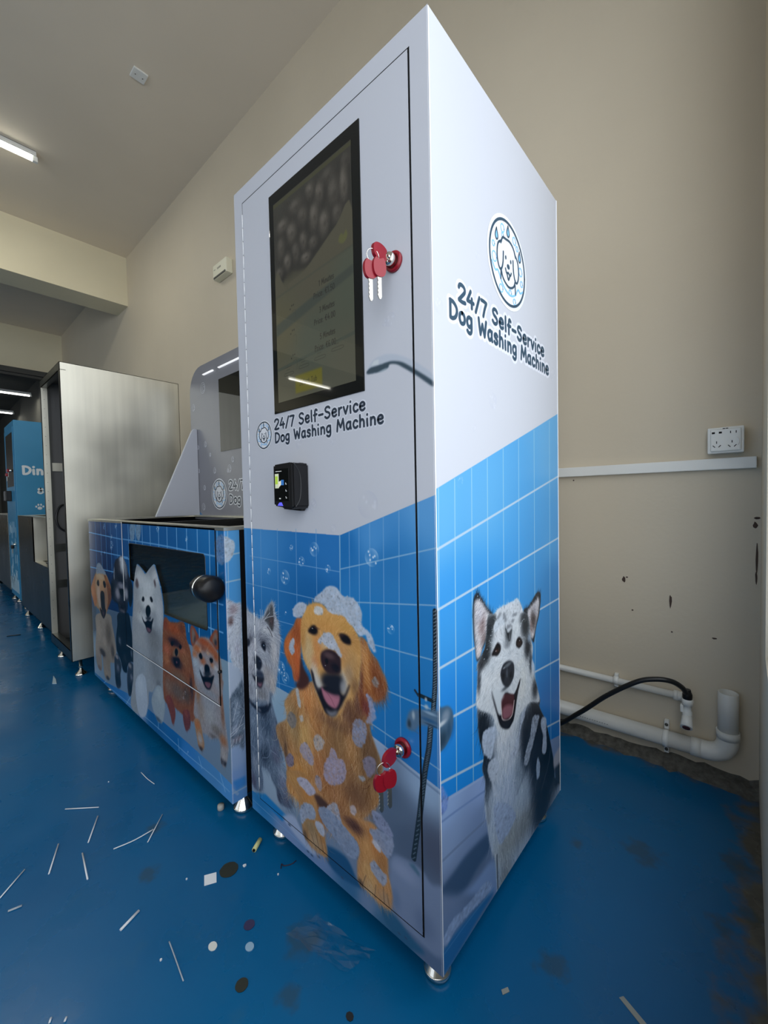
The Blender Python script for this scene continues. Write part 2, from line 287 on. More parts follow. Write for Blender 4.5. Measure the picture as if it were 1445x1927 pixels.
# ---- artwork of the printed panels, in panel millimetres; lower colours hold part of the light falloff
ART={
 'F':[
  ('G',[(-13,927),(428,923),(410,393),(-59,134)],[(46,902,71,141,203),(390,892,44,116,184),(44,600,42,114,177),(344,730,29,99,163),(248,515,29,106,171)]),
  ('G',[(428,923),(698,1012),(717,1017),(707,429),(406,287)],[(445,896,35,112,180),(692,983,88,153,209),(530,924,75,144,205),(575,870,44,120,184),(524,701,32,123,192),(668,732,40,123,190),(611,575,32,117,186),(682,503,44,121,195)]),
  ('L',[(10,923),(4,739),(-7,408)],2,(115,165,209),0.85),
  ('L',[(93,926),(88,750),(78,434)],2,(115,165,209),0.85),
  ('L',[(176,929),(172,761),(164,460)],2,(115,165,209),0.85),
  ('L',[(260,932),(257,772),(250,487)],2,(115,165,209),0.85),
  ('L',[(342,934),(339,783),(333,512)],2,(115,165,209),0.85),
  ('L',[(28,844),(425,837)],2,(115,165,209),0.85),
  ('L',[(-7,760),(423,759)],2,(115,165,209),0.85),
  ('L',[(-12,671),(420,679)],2,(115,165,209),0.85),
  ('L',[(-17,578),(417,600)],2,(115,165,209),0.85),
  ('L',[(-23,483),(414,517)],2,(115,165,209),0.85),
  ('L',[(428,923),(425,769)],4,(135,180,209),0.8),
  ('L',[(460,933),(457,749),(455,562)],2,(115,165,209),0.85),
  ('L',[(492,943),(488,740),(486,535)],2,(115,165,209),0.85),
  ('L',[(525,953),(521,726),(519,495)],2,(115,165,209),0.85),
  ('L',[(565,967),(561,723),(558,474)],2,(115,165,209),0.85),
  ('L',[(608,980),(603,717),(601,447)],2,(115,165,209),0.85),
  ('L',[(657,996),(653,724),(651,444)],2,(115,165,209),0.85),
  ('L',[(698,1011),(695,726),(692,433)],2,(115,165,209),0.85),
  ('L',[(429,844),(716,915)],3,(131,174,209),0.85),
  ('L',[(427,767),(714,802)],3,(131,174,209),0.85),
  ('L',[(424,685),(712,692)],3,(131,174,209),0.85),
  ('L',[(421,601),(710,591)],3,(131,174,209),0.85),
  ('L',[(418,523),(708,477)],3,(131,174,209),0.85),
  ('G',[(-39,479),(38,483),(146,484),(211,481),(414,492),(518,480),(557,472),(622,456),(707,438),(699,19),(-74,-117)],[(93,454,166,190,209),(171,417,141,170,193),(549,461,154,177,209),(662,430,151,176,207),(591,351,94,111,136),(618,297,83,99,124),(678,308,82,89,110),(404,206,118,137,164),(135,204,151,170,190),(508,150,114,132,161),(669,172,108,126,155),(229,69,107,128,156)]),
  ('L',[(558,465),(622,447),(707,429)],5,(106,130,164),0.6),
  ('L',[(518,476),(558,469),(622,453),(707,436)],4,(164,183,209),0.7),
  ('G',[(-61,99),(9,116),(76,113),(182,119),(320,105),(400,97),(473,103),(539,108),(599,95),(701,107),(700,41),(-70,-45)],[(46,99,41,118,178),(14,50,69,139,200),(181,88,121,146,190),(319,88,113,139,183),(437,80,57,109,154),(489,75,118,139,173),(538,52,58,106,143),(654,61,94,113,145),(613,76,98,117,149)]),
  ('P',[(12,115),(77,140),(195,126),(156,98)],(34,124,191),3,0,1),
  ('L',[(-2,87),(129,84),(275,80)],2,(126,171,209),0.7),
  ('P',[(342,132),(421,149),(459,114),(473,100),(400,84),(351,95)],(35,85,129),4,0,1),
  ('P',[(531,103),(570,105),(621,87),(654,78),(613,58),(554,63)],(50,98,135),4,0,1),
  ('P',[(572,234),(603,249),(646,252),(673,234),(703,237),(701,107),(641,94),(578,116),(564,172)],(125,141,172),4,0,1),
  ('B',602,219,35,18,(150,163,194),0.6),
  ('B',655,140,26,29,(100,116,148),0.6),
  ('B',578,145,14,23,(96,117,149),0.5),
  ('P',[(162,113),(213,145),(242,128),(264,111),(292,101),(307,85),(274,80),(211,93)],(164,179,209),4,0,1),
  ('P',[(616,245),(630,253),(646,241),(644,233)],(82,114,140),3,0,1),
  ('B',168,112,7,3,(54,74,105),0.8),
  ('B',193,106,7,3,(54,75,105),0.8),
  ('B',290,75,6,3,(56,77,108),0.8),
  ('B',318,87,6,3,(56,77,108),0.8),
  ('B',274,76,6,3,(56,77,108),0.8),
  ('B',586,72,4,2,(58,79,111),0.8),
  ('B',604,75,4,2,(58,79,111),0.8),
  ('B',407,86,5,3,(56,77,109),0.8),
  ('P',[(-4,425),(128,465),(123,442),(135,409),(150,381),(149,363),(163,326),(173,292),(167,272),(181,268),(194,246),(199,224),(211,211),(213,165),(167,148),(143,153),(133,183),(115,200),(91,221),(59,214),(67,186),(64,152),(48,135),(21,128),(0,138),(-14,139)],(95,110,131),2,1,1),
  ('B',26,356,20,37,(123,139,160),0.7),
  ('B',98,355,28,25,(63,79,100),0.8),
  ('B',80,390,28,14,(34,44,60),0.8),
  ('B',80,265,25,29,(39,51,68),0.8),
  ('B',137,344,21,28,(85,92,115),0.6),
  ('B',56,303,16,37,(132,147,170),0.5),
  ('B',25,218,20,24,(129,138,153),0.7),
  ('B',159,251,23,21,(149,166,186),0.6),
  ('B',169,217,23,24,(131,131,156),0.6),
  ('B',146,168,12,21,(53,53,70),0.7),
  ('B',179,173,17,21,(103,100,118),0.6),
  ('B',11,156,17,23,(84,77,96),0.7),
  ('B',137,282,21,23,(89,87,109),0.6),
  ('F',[(-4,425),(128,465),(123,442),(135,409),(150,381),(149,363),(163,326),(173,292),(167,272),(181,268),(194,246),(199,224),(211,211),(213,165),(167,148),(143,153),(133,183),(115,200),(91,221),(59,214),(67,186),(64,152),(48,135),(21,128),(0,138),(-14,139)],[(27,378,-0.22,-0.98),(92,364,-0.52,-0.86),(137,344,0.5,-0.87),(87,271,-0.43,-0.9),(162,249,0.78,-0.63),(16,187,0.24,-0.97),(174,185,0.79,-0.62)],3600,38,46,1),
  ('C',),
  ('L',[(14,384),(40,361),(45,329)],1.6,(176,188,209),0.45),
  ('L',[(71,331),(82,350),(80,365)],1.6,(177,188,209),0.45),
  ('L',[(54,314),(76,300),(71,265),(80,249)],1.6,(177,188,209),0.45),
  ('L',[(90,313),(108,298),(100,262),(67,245)],1.6,(177,188,209),0.45),
  ('L',[(113,286),(149,283),(166,265),(189,261)],1.6,(177,188,209),0.45),
  ('L',[(11,321),(20,301),(8,278)],1.6,(177,188,209),0.45),
  ('L',[(7,261),(37,252)],1.6,(177,188,209),0.45),
  ('L',[(152,336),(163,319),(173,292)],1.6,(177,188,209),0.45),
  ('L',[(177,242),(158,213),(174,185)],1.6,(177,188,209),0.45),
  ('L',[(33,231),(24,198),(16,177)],1.6,(177,188,209),0.45),
  ('P',[(2,406),(15,399),(35,392),(59,396),(82,406),(114,425),(120,422),(107,399),(81,384),(58,380),(28,383),(4,390)],(25,32,48),2,0,1),
  ('B',58,387,9,5,(129,136,150),0.6),
  ('P',[(-2,665),(22,671),(47,668),(72,662),(94,675),(101,689),(122,711),(142,724),(150,717),(156,690),(169,670),(170,647),(177,632),(174,606),(166,565),(156,516),(145,477),(134,457),(116,462),(111,429),(84,425),(52,418),(20,405),(0,413),(-8,468)],(161,166,177),2,1,1),
  ('B',19,642,29,21,(184,190,203),0.7),
  ('B',64,636,21,17,(191,195,206),0.7),
  ('B',112,635,32,10,(198,200,206),0.8),
  ('B',87,613,24,12,(131,134,144),0.6),
  ('B',139,583,17,40,(209,205,205),0.7),
  ('B',116,586,11,20,(98,102,111),0.5),
  ('B',35,571,19,14,(198,196,205),0.8),
  ('B',13,536,19,28,(195,195,204),0.7),
  ('B',24,498,19,21,(146,146,155),0.6),
  ('B',105,502,29,34,(158,149,145),0.7),
  ('B',134,490,14,27,(191,180,171),0.6),
  ('B',72,445,30,21,(115,113,115),0.7),
  ('B',17,590,13,10,(56,58,69),0.7),
  ('B',86,596,21,13,(67,69,80),0.7),
  ('B',8,436,13,27,(126,129,140),0.6),
  ('F',[(-2,665),(22,671),(47,668),(72,662),(94,675),(101,689),(122,711),(142,724),(150,717),(156,690),(169,670),(170,647),(177,632),(174,606),(166,565),(156,516),(145,477),(134,457),(116,462),(111,429),(84,425),(52,418),(20,405),(0,413),(-8,468)],[(20,652,-0.49,0.87),(64,643,0.22,0.98),(42,587,0.05,1.0),(113,646,0.99,-0.12),(124,629,0.93,-0.36),(145,592,0.22,-0.98),(130,522,0.13,-0.99),(104,482,0.22,-0.97),(25,512,-0.47,-0.88),(8,436,-0.22,-0.97),(121,696,0.36,0.93),(162,658,0.98,-0.2),(72,438,-0.05,-1.0),(85,570,0.95,-0.32)],4200,30,44,1),
  ('C',),
  ('P',[(99,664),(112,688),(134,713),(142,708),(144,682),(147,666),(139,638),(125,648),(114,658)],(76,76,78),3,1,1),
  ('B',134,663,11,13,(76,59,59),0.9),
  ('B',127,692,8,15,(103,112,120),0.7),
  ('F',[(99,664),(112,688),(134,713),(142,708),(144,682),(147,666),(139,638),(125,648),(114,658)],[(126,680,0.35,0.94)],300,26,50,1),
  ('C',),
  ('L',[(96,663),(118,675),(144,683)],2,(199,203,209),0.8),
  ('L',[(102,668),(127,689)],2,(199,203,209),0.8),
  ('L',[(80,664),(78,691)],2,(199,203,209),0.8),
  ('L',[(88,670),(90,691)],2,(199,203,209),0.8),
  ('L',[(108,652),(135,624)],2,(199,203,209),0.8),
  ('L',[(8,672),(31,667)],2,(199,203,209),0.8),
  ('L',[(113,646),(125,638),(137,624)],4,(55,51,57),0.7),
  ('P',[(77,586),(85,596),(97,597),(102,587),(99,572),(90,574),(81,580)],(23,25,36),2,0,1),
  ('P',[(0,587),(10,589),(15,581),(11,570),(-1,565)],(32,34,45),2,0,1),
  ('B',92,588,3,2,(165,187,209),0.8),
  ('P',[(35,533),(44,547),(56,549),(72,544),(79,532),(75,517),(62,506),(51,509),(42,519)],(30,33,44),2,0,1),
  ('B',69,536,4,3,(68,83,112),0.7),
  ('P',[(21,485),(37,480),(56,489),(87,493),(83,476),(75,460),(61,454),(45,460),(30,472)],(35,35,44),2,0,1),
  ('P',[(49,466),(65,469),(77,474),(72,462),(61,458)],(126,87,101),2,0,1),
  ('P',[(47,501),(76,508),(87,494),(69,486),(47,487)],(51,58,75),4,0,1),
  ('P',[(239,506),(200,468),(186,445),(198,427),(192,404),(145,370),(149,341),(172,315),(186,287),(190,251),(190,207),(256,189),(273,141),(319,153),(354,184),(396,192),(435,196),(477,262),(538,338),(537,380),(549,417),(544,434),(525,467),(512,500),(511,582),(369,567)],(184,134,83),2,1,1),
  ('B',217,418,29,43,(172,146,104),0.8),
  ('B',173,356,26,38,(134,101,66),0.8),
  ('B',187,312,10,31,(51,39,34),0.7),
  ('B',296,501,40,37,(209,135,75),0.9),
  ('B',264,390,50,48,(209,163,97),0.9),
  ('B',321,454,26,57,(209,146,85),0.8),
  ('B',240,275,47,46,(209,145,73),0.9),
  ('B',334,345,38,57,(172,105,59),0.6),
  ('B',404,442,27,60,(153,118,76),0.8),
  ('B',391,300,47,41,(161,107,65),0.7),
  ('B',463,502,28,41,(114,79,53),0.9),
  ('B',482,547,17,30,(82,50,45),0.8),
  ('B',496,425,30,61,(138,104,68),0.8),
  ('B',529,413,13,37,(115,91,59),0.8),
  ('B',440,362,33,43,(150,106,67),0.7),
  ('B',340,489,25,22,(209,159,112),0.6),
  ('B',476,339,42,39,(132,97,65),0.8),
  ('B',312,205,39,35,(134,81,49),0.7),
  ('B',417,244,60,27,(140,94,62),0.7),
  ('B',228,224,43,24,(209,147,78),0.7),
  ('F',[(239,506),(200,468),(186,445),(198,427),(192,404),(145,370),(149,341),(172,315),(186,287),(190,251),(190,207),(256,189),(273,141),(319,153),(354,184),(396,192),(435,196),(477,262),(538,338),(537,380),(549,417),(544,434),(525,467),(512,500),(511,582),(369,567)],[(239,471,-0.56,-0.83),(304,477,0.37,-0.93),(364,455,-0.17,-0.98),(320,410,0.45,-0.89),(248,354,0.47,-0.88),(444,483,-0.22,-0.97),(497,450,0.11,-0.99),(401,359,-0.17,-0.99),(268,258,0.12,-0.99),(511,368,-0.03,-1.0)],5200,45,36,1),
  ('F',[(239,506),(200,468),(186,445),(198,427),(192,404),(145,370),(149,341),(172,315),(186,287),(190,251),(190,207),(256,189),(273,141),(319,153),(354,184),(396,192),(435,196),(477,262),(538,338),(537,380),(549,417),(544,434),(525,467),(512,500),(511,582),(369,567)],[(239,471,-0.56,-0.83),(304,477,0.37,-0.93),(364,455,-0.17,-0.98),(320,410,0.45,-0.89),(248,354,0.47,-0.88),(444,483,-0.22,-0.97),(497,450,0.11,-0.99),(401,359,-0.17,-0.99),(268,258,0.12,-0.99),(511,368,-0.03,-1.0)],700,85,60,1),
  ('B',387,402,43,77,(127,89,55),0.5),
  ('B',510,456,26,76,(95,69,48),0.6),
  ('B',389,466,66,16,(100,68,49),0.6),
  ('B',330,457,17,45,(141,93,56),0.4),
  ('B',437,512,26,31,(94,62,48),0.6),
  ('B',236,401,19,61,(115,89,63),0.45),
  ('B',460,311,43,32,(108,73,51),0.5),
  ('F',[(239,506),(200,468),(186,445),(198,427),(192,404),(145,370),(149,341),(172,315),(186,287),(190,251),(190,207),(256,189),(273,141),(319,153),(354,184),(396,192),(435,196),(477,262),(538,338),(537,380),(549,417),(544,434),(525,467),(512,500),(511,582),(369,567)],[(239,471,-0.56,-0.83),(304,477,0.37,-0.93),(364,455,-0.17,-0.98),(320,410,0.45,-0.89),(248,354,0.47,-0.88),(444,483,-0.22,-0.97),(497,450,0.11,-0.99),(401,359,-0.17,-0.99),(268,258,0.12,-0.99),(511,368,-0.03,-1.0)],2500,50,26,1),
  ('L',[(340,489),(322,457),(303,425)],3,(209,163,112),0.35),
  ('L',[(264,485),(276,442),(320,411),(337,389)],3,(209,163,112),0.35),
  ('L',[(361,471),(355,424),(379,405)],3,(209,163,112),0.35),
  ('L',[(422,491),(404,442),(411,401)],3,(209,163,112),0.35),
  ('L',[(386,369),(376,321),(341,277)],3,(209,163,112),0.35),
  ('L',[(301,375),(335,345),(315,294)],3,(209,163,112),0.35),
  ('L',[(444,470),(454,434),(442,403)],3,(209,163,112),0.35),
  ('L',[(286,463),(303,428),(346,409)],4,(93,61,42),0.15),
  ('L',[(381,461),(363,421),(387,392)],4,(95,62,43),0.15),
  ('L',[(199,335),(232,300)],4,(96,63,44),0.15),
  ('L',[(489,535),(516,518)],4,(92,60,41),0.15),
  ('L',[(326,327),(359,299),(383,296)],4,(99,65,45),0.15),
  ('L',[(441,392),(462,359)],4,(98,64,44),0.15),
  ('L',[(501,465),(506,417),(484,369)],4,(97,63,44),0.15),
  ('C',),
  ('P',[(191,259),(272,287),(308,247),(325,196),(342,170),(349,143),(355,112),(339,100),(302,96),(270,103),(256,117),(249,165),(240,207),(199,233)],(178,130,79),2,1,1),
  ('B',280,244,27,36,(196,132,65),0.8),
  ('B',217,248,24,22,(197,146,82),0.7),
  ('B',288,152,27,21,(146,126,95),0.8),
  ('B',308,120,26,21,(171,150,122),0.7),
  ('B',264,114,11,18,(55,50,45),0.6),
  ('F',[(191,259),(272,287),(308,247),(325,196),(342,170),(349,143),(355,112),(339,100),(302,96),(270,103),(256,117),(249,165),(240,207),(199,233)],[(229,246,0.77,-0.64),(279,208,0.3,-0.95),(303,132,0.4,-0.92)],900,30,26,1),
  ('L',[(293,134),(308,103)],3,(81,66,55),0.4),
  ('L',[(310,146),(324,105)],3,(81,66,55),0.4),
  ('L',[(328,146),(342,108)],3,(81,66,56),0.4),
  ('C',),
  ('O',[(236,257),(271,271),(303,259),(311,250),(286,242),(258,242)],(191,194,209),0.4),
  ('O',[(250,187),(274,208),(302,212),(312,193),(295,174),(272,166),(254,142),(246,160)],(157,170,195),0.4),
  ('O',[(311,178),(335,184),(345,168),(341,153),(326,155),(313,162)],(182,189,207),0.4),
  ('P',[(308,247),(330,254),(365,247),(365,240),(334,223),(318,231)],(76,51,38),4,0,1),
  ('P',[(413,248),(468,266),(519,279),(542,256),(557,228),(558,193),(566,163),(568,140),(563,110),(542,102),(514,103),(489,108),(465,109),(462,155),(470,194),(458,209),(417,217)],(194,139,85),2,1,1),
  ('B',454,242,39,16,(80,52,44),0.95),
  ('B',525,240,23,27,(197,122,61),0.8),
  ('B',492,215,21,31,(209,153,92),0.8),
  ('B',540,206,15,30,(160,111,64),0.7),
  ('B',498,157,24,25,(209,163,105),0.8),
  ('B',497,119,25,19,(201,169,127),0.8),
  ('B',546,125,19,18,(173,146,120),0.7),
  ('B',472,116,10,9,(51,49,49),0.8),
  ('F',[(413,248),(468,266),(519,279),(542,256),(557,228),(558,193),(566,163),(568,140),(563,110),(542,102),(514,103),(489,108),(465,109),(462,155),(470,194),(458,209),(417,217)],[(440,232,0.92,-0.4),(500,220,0.11,-0.99),(519,157,0.27,-0.96),(542,117,0.44,-0.9)],1300,30,24,1),
  ('L',[(521,140),(516,106)],3,(83,67,57),0.4),
  ('L',[(543,148),(546,111)],3,(83,67,57),0.4),
  ('L',[(490,143),(476,109)],3,(83,67,57),0.4),
  ('L',[(554,140),(561,112)],3,(83,68,57),0.4),
  ('C',),
  ('O',[(506,257),(527,271),(550,275),(573,276),(574,250),(560,224),(541,231),(526,235),(514,246)],(148,158,184),0.3),
  ('O',[(513,307),(540,311),(566,295),(575,280),(546,276),(523,282)],(143,151,181),0.3),
  ('O',[(506,183),(520,192),(540,182),(555,180),(547,154),(523,157),(507,169)],(161,168,189),0.3),
  ('O',[(514,240),(526,241),(539,230),(535,223),(519,228)],(197,197,209),0.2),
  ('O',[(360,241),(390,266),(404,246),(408,222),(384,226),(359,224)],(179,187,209),0.9),
  ('O',[(323,216),(355,235),(413,224),(449,211),(466,201),(463,168),(429,155),(382,175),(343,188)],(139,154,182),0.3),
  ('O',[(442,281),(456,291),(464,280),(455,267),(446,267)],(192,177,179),0.5),
  ('P',[(254,697),(239,674),(213,648),(194,620),(195,592),(209,572),(226,558),(232,529),(247,527),(262,540),(266,562),(266,597),(271,639),(279,682),(278,699)],(188,102,50),2,1,1),
  ('B',252,658,19,35,(148,77,40),0.8),
  ('B',216,615,19,27,(205,115,58),0.8),
  ('B',249,593,14,44,(198,98,50),0.8),
  ('B',233,565,19,24,(179,95,50),0.7),
  ('B',249,540,11,12,(158,71,46),0.8),
  ('F',[(254,697),(239,674),(213,648),(194,620),(195,592),(209,572),(226,558),(232,529),(247,527),(262,540),(266,562),(266,597),(271,639),(279,682),(278,699)],[(237,649,-0.33,-0.94),(243,562,0.29,-0.96)],800,34,26,1),
  ('C',),
  ('P',[(266,597),(277,571),(299,548),(294,529),(265,509),(241,514),(257,536)],(71,40,33),4,0,1),
  ('P',[(487,696),(508,690),(520,669),(540,654),(549,639),(561,625),(566,607),(559,586),(547,571),(527,559),(518,571),(513,522),(499,528),(482,543),(478,572),(485,620),(486,666)],(159,98,53),2,1,1),
  ('B',500,668,13,22,(209,150,90),0.8),
  ('B',502,629,13,35,(197,135,75),0.8),
  ('B',535,623,19,24,(127,73,42),0.9),
  ('B',544,596,19,22,(124,72,43),0.9),
  ('B',487,600,7,45,(103,56,40),0.8),
  ('B',503,549,17,25,(107,52,52),0.9),
  ('B',529,646,13,19,(134,79,46),0.7),
  ('F',[(487,696),(508,690),(520,669),(540,654),(549,639),(561,625),(566,607),(559,586),(547,571),(527,559),(518,571),(513,522),(499,528),(482,543),(478,572),(485,620),(486,666)],[(503,679,0.39,-0.92),(535,625,0.45,-0.89),(551,593,0.25,-0.97),(497,577,-0.03,-1.0)],1500,40,34,1),
  ('L',[(490,682),(507,670)],2,(209,163,112),0.5),
  ('L',[(491,671),(508,659)],2,(209,163,112),0.5),
  ('L',[(492,661),(510,649)],2,(209,163,112),0.5),
  ('L',[(493,651),(511,638)],2,(209,163,112),0.5),
  ('L',[(494,640),(512,627)],2,(209,163,112),0.5),
  ('L',[(495,630),(514,616)],2,(209,163,112),0.5),
  ('L',[(497,620),(515,605)],2,(209,163,112),0.5),
  ('L',[(498,609),(517,595)],2,(209,163,112),0.5),
  ('L',[(499,599),(518,584)],2,(209,163,112),0.5),
  ('C',),
  ('P',[(278,707),(297,734),(325,748),(355,752),(375,743),(407,741),(437,735),(463,717),(483,695),(490,666),(487,625),(478,582),(461,551),(438,534),(422,502),(398,483),(365,478),(345,490),(325,524),(308,562),(295,576),(278,594),(270,627),(270,671)],(209,156,90),2,1,1),
  ('B',314,716,34,25,(209,156,85),0.9),
  ('B',398,709,50,21,(209,156,88),0.9),
  ('B',373,694,36,16,(206,146,79),0.6),
  ('B',297,627,22,40,(209,180,134),0.9),
  ('B',310,607,17,34,(209,179,132),0.8),
  ('B',280,652,11,32,(188,134,71),0.7),
  ('B',337,642,17,28,(209,141,82),0.9),
  ('B',430,650,22,31,(201,148,94),0.9),
  ('B',459,618,25,46,(186,144,93),0.9),
  ('B',472,682,21,20,(186,136,77),0.8),
  ('B',444,707,22,13,(197,148,79),0.8),
  ('B',327,600,17,17,(209,131,78),0.7),
  ('B',321,565,17,31,(209,199,187),0.9),
  ('B',342,543,21,22,(209,205,199),0.9),
  ('B',428,575,18,29,(209,205,198),0.9),
  ('B',448,602,14,20,(169,140,109),0.8),
  ('B',469,574,14,23,(126,92,63),0.8),
  ('B',371,652,28,13,(209,180,147),0.7),
  ('B',299,559,10,17,(198,136,78),0.7),
  ('B',407,524,23,16,(151,128,112),0.7),
  ('B',430,741,15,7,(189,135,76),0.7),
  ('F',[(278,707),(297,734),(325,748),(355,752),(375,743),(407,741),(437,735),(463,717),(483,695),(490,666),(487,625),(478,582),(461,551),(438,534),(422,502),(398,483),(365,478),(345,490),(325,524),(308,562),(295,576),(278,594),(270,627),(270,671)],[(314,722,-0.28,0.96),(398,714,0.41,0.91),(443,705,0.79,0.61),(467,645,0.52,-0.85),(293,632,-0.32,-0.95),(327,612,-0.41,-0.91),(440,613,0.41,-0.91),(333,543,-0.18,-0.98),(432,571,0.41,-0.91),(372,683,0.04,1.0)],3000,22,20,1),
  ('C',),
  ('P',[(307,576),(317,567),(325,547),(338,536),(368,550),(404,556),(427,544),(449,576),(449,568),(439,547),(425,524),(412,504),(398,485),(382,478),(361,479),(345,499),(329,522),(314,546)],(29,25,31),2,0,1),
  ('P',[(347,541),(363,535),(392,536),(414,540),(413,523),(403,506),(391,501),(370,504),(354,519)],(182,116,134),2,0,1),
  ('L',[(363,535),(383,522),(395,507)],3,(139,82,100),0.6),
  ('P',[(362,488),(382,489),(406,500),(398,485),(378,477)],(129,129,136),4,0,1),
  ('P',[(348,567),(369,584),(417,594),(432,569),(420,544),(392,538),(363,541),(349,551)],(31,33,42),8,0,1),
  ('B',427,562,11,16,(171,171,174),0.7),
  ('B',334,549,11,17,(200,200,200),0.6),
  ('P',[(347,617),(354,631),(375,642),(400,643),(419,634),(422,614),(416,593),(385,583),(365,585),(351,598)],(50,35,39),2,0,1),
  ('B',379,627,20,8,(96,74,76),0.8),
  ('B',370,611,6,7,(15,15,21),0.9),
  ('B',402,603,15,10,(19,19,28),0.8),
  ('B',365,599,2,1,(209,198,198),0.9),
  ('P',[(299,671),(309,683),(325,692),(335,687),(338,679),(330,670),(315,667)],(31,23,25),3,0,1),
  ('B',324,678,14,10,(16,14,16),0.8),
  ('B',318,682,3,1,(206,206,206),0.9),
  ('B',336,686,12,3,(87,55,44),0.5),
  ('P',[(419,687),(432,692),(447,690),(457,682),(456,671),(439,670),(426,675)],(27,21,23),3,0,1),
  ('B',439,679,14,8,(16,14,16),0.8),
  ('B',424,686,11,5,(66,45,40),0.5),
  ('O',[(327,754),(338,768),(360,782),(373,793),(393,800),(413,798),(424,788),(431,780),(458,782),(475,777),(489,764),(496,748),(491,727),(505,717),(506,708),(491,698),(477,704),(466,715),(452,722),(437,733),(415,734),(395,733),(379,737),(371,748),(351,753)],(185,194,209),0.35),
  ('O',[(505,717),(522,708),(529,695),(534,679),(530,671),(517,683),(508,698)],(178,190,209),0.2),
  ('O',[(238,703),(241,722),(261,738),(284,743),(295,736),(288,718),(269,703),(249,698)],(186,194,209),0.2),
  ('O',[(326,731),(342,743),(358,739),(360,727),(341,721),(328,723)],(209,209,209),0.1),
  ('O',[(338,654),(352,668),(369,681),(389,684),(401,673),(412,659),(425,638),(421,633),(404,644),(384,645),(368,649),(355,655),(347,649)],(187,194,209),0.5),
  ('O',[(216,609),(224,629),(235,640),(242,633),(236,620),(241,606),(230,595),(221,598)],(177,190,209),0.4),
  ('O',[(241,502),(251,508),(257,483),(261,463),(251,460),(245,479)],(184,184,184),0.5),
  ('O',[(504,570),(521,565),(528,542),(530,526),(516,508),(502,506),(513,532),(509,551)],(154,163,195),0.8),
  ('O',[(455,461),(459,486),(470,501),(492,502),(502,491),(499,467),(490,448),(472,437),(459,444)],(147,153,180),0.9),
  ('O',[(312,379),(315,401),(329,414),(346,409),(354,401),(341,379),(323,369)],(185,179,179),0.9),
  ('O',[(252,344),(261,362),(278,372),(296,361),(309,343),(303,321),(281,323),(262,330)],(170,162,182),0.7),
  ('O',[(347,325),(356,352),(370,374),(379,397),(395,395),(402,382),(422,384),(431,367),(428,344),(412,323),(384,307),(359,305)],(173,164,190),0.6),
  ('O',[(489,412),(507,429),(527,428),(528,408),(509,382),(495,389)],(139,130,147),0.4),
  ('O',[(235,255),(269,273),(297,268),(314,256),(286,234),(259,245)],(187,181,198),0.3),
  ('O',[(316,300),(333,302),(341,283),(332,267),(315,279)],(166,155,166),0.8),
  ('O',[(186,293),(208,314),(222,308),(219,285),(196,275)],(130,119,136),0.5),
  ('O',[(473,367),(488,375),(496,372),(487,361)],(165,165,171),0.3),
  ('O',[(252,434),(267,442),(271,428),(259,420)],(196,186,175),0.4),
  ('O',[(522,605),(532,615),(542,608),(538,596),(528,594)],(150,140,136),0.8),
  ('O',[(213,433),(237,426),(236,401),(216,391),(197,406)],(135,127,121),0.3),
  ('U',333,884,19,0.55),
  ('U',280,849,14,0.55),
  ('U',206,800,21,0.55),
  ('U',383,840,11,0.55),
  ('U',529,879,21,0.55),
  ('U',580,731,11,0.55),
  ('U',176,544,20,0.55),
  ('U',195,521,18,0.55),
  ('U',130,808,10,0.55),
  ('U',238,882,9,0.55),
  ('U',204,702,6,0.55),
  ('L',[(692,788),(691,705),(689,642),(684,588)],11,(30,37,44),1),
  ('L',[(677,556),(672,510),(662,463),(653,404),(647,362),(630,265)],13,(38,50,60),1),
  ('L',[(689,786),(695,790)],2,(112,129,141),0.8),
  ('L',[(689,779),(695,783)],2,(112,129,142),0.8),
  ('L',[(689,772),(695,776)],2,(112,129,142),0.8),
  ('L',[(689,765),(695,769)],2,(113,130,143),0.8),
  ('L',[(689,758),(695,762)],2,(113,130,143),0.8),
  ('L',[(689,751),(694,755)],2,(113,131,144),0.8),
  ('L',[(689,744),(694,748)],2,(114,131,144),0.8),
  ('L',[(689,737),(694,741)],2,(114,131,144),0.8),
  ('L',[(689,729),(694,734)],2,(114,132,145),0.8),
  ('L',[(689,722),(694,727)],2,(115,132,145),0.8),
  ('L',[(689,715),(694,720)],2,(115,133,146),0.8),
  ('L',[(689,708),(694,712)],2,(116,133,146),0.8),
  ('L',[(689,701),(694,706)],2,(116,133,147),0.8),
  ('L',[(688,696),(694,701)],2,(116,134,147),0.8),
  ('L',[(688,691),(694,695)],2,(116,134,147),0.8),
  ('L',[(688,685),(694,690)],2,(117,134,148),0.8),
  ('L',[(688,680),(693,684)],2,(117,135,148),0.8),
  ('L',[(688,674),(693,679)],2,(117,135,148),0.8),
  ('L',[(687,669),(693,674)],2,(118,135,149),0.8),
  ('L',[(687,664),(693,668)],2,(118,136,149),0.8),
  ('L',[(687,658),(693,663)],2,(118,136,150),0.8),
  ('L',[(687,653),(692,657)],2,(118,136,150),0.8),
  ('L',[(686,647),(692,652)],2,(119,137,150),0.8),
  ('L',[(686,642),(692,647)],2,(119,137,151),0.8),
  ('L',[(686,637),(692,642)],2,(119,137,151),0.8),
  ('L',[(686,632),(691,637)],2,(120,138,151),0.8),
  ('L',[(685,628),(691,632)],2,(120,138,152),0.8),
  ('L',[(685,623),(690,628)],2,(120,138,152),0.8),
  ('L',[(684,618),(690,623)],2,(120,139,152),0.8),
  ('L',[(684,614),(690,619)],2,(121,139,153),0.8),
  ('L',[(683,609),(689,614)],2,(121,139,153),0.8),
  ('L',[(683,604),(689,609)],2,(121,140,153),0.8),
  ('L',[(683,600),(688,605)],2,(121,140,154),0.8),
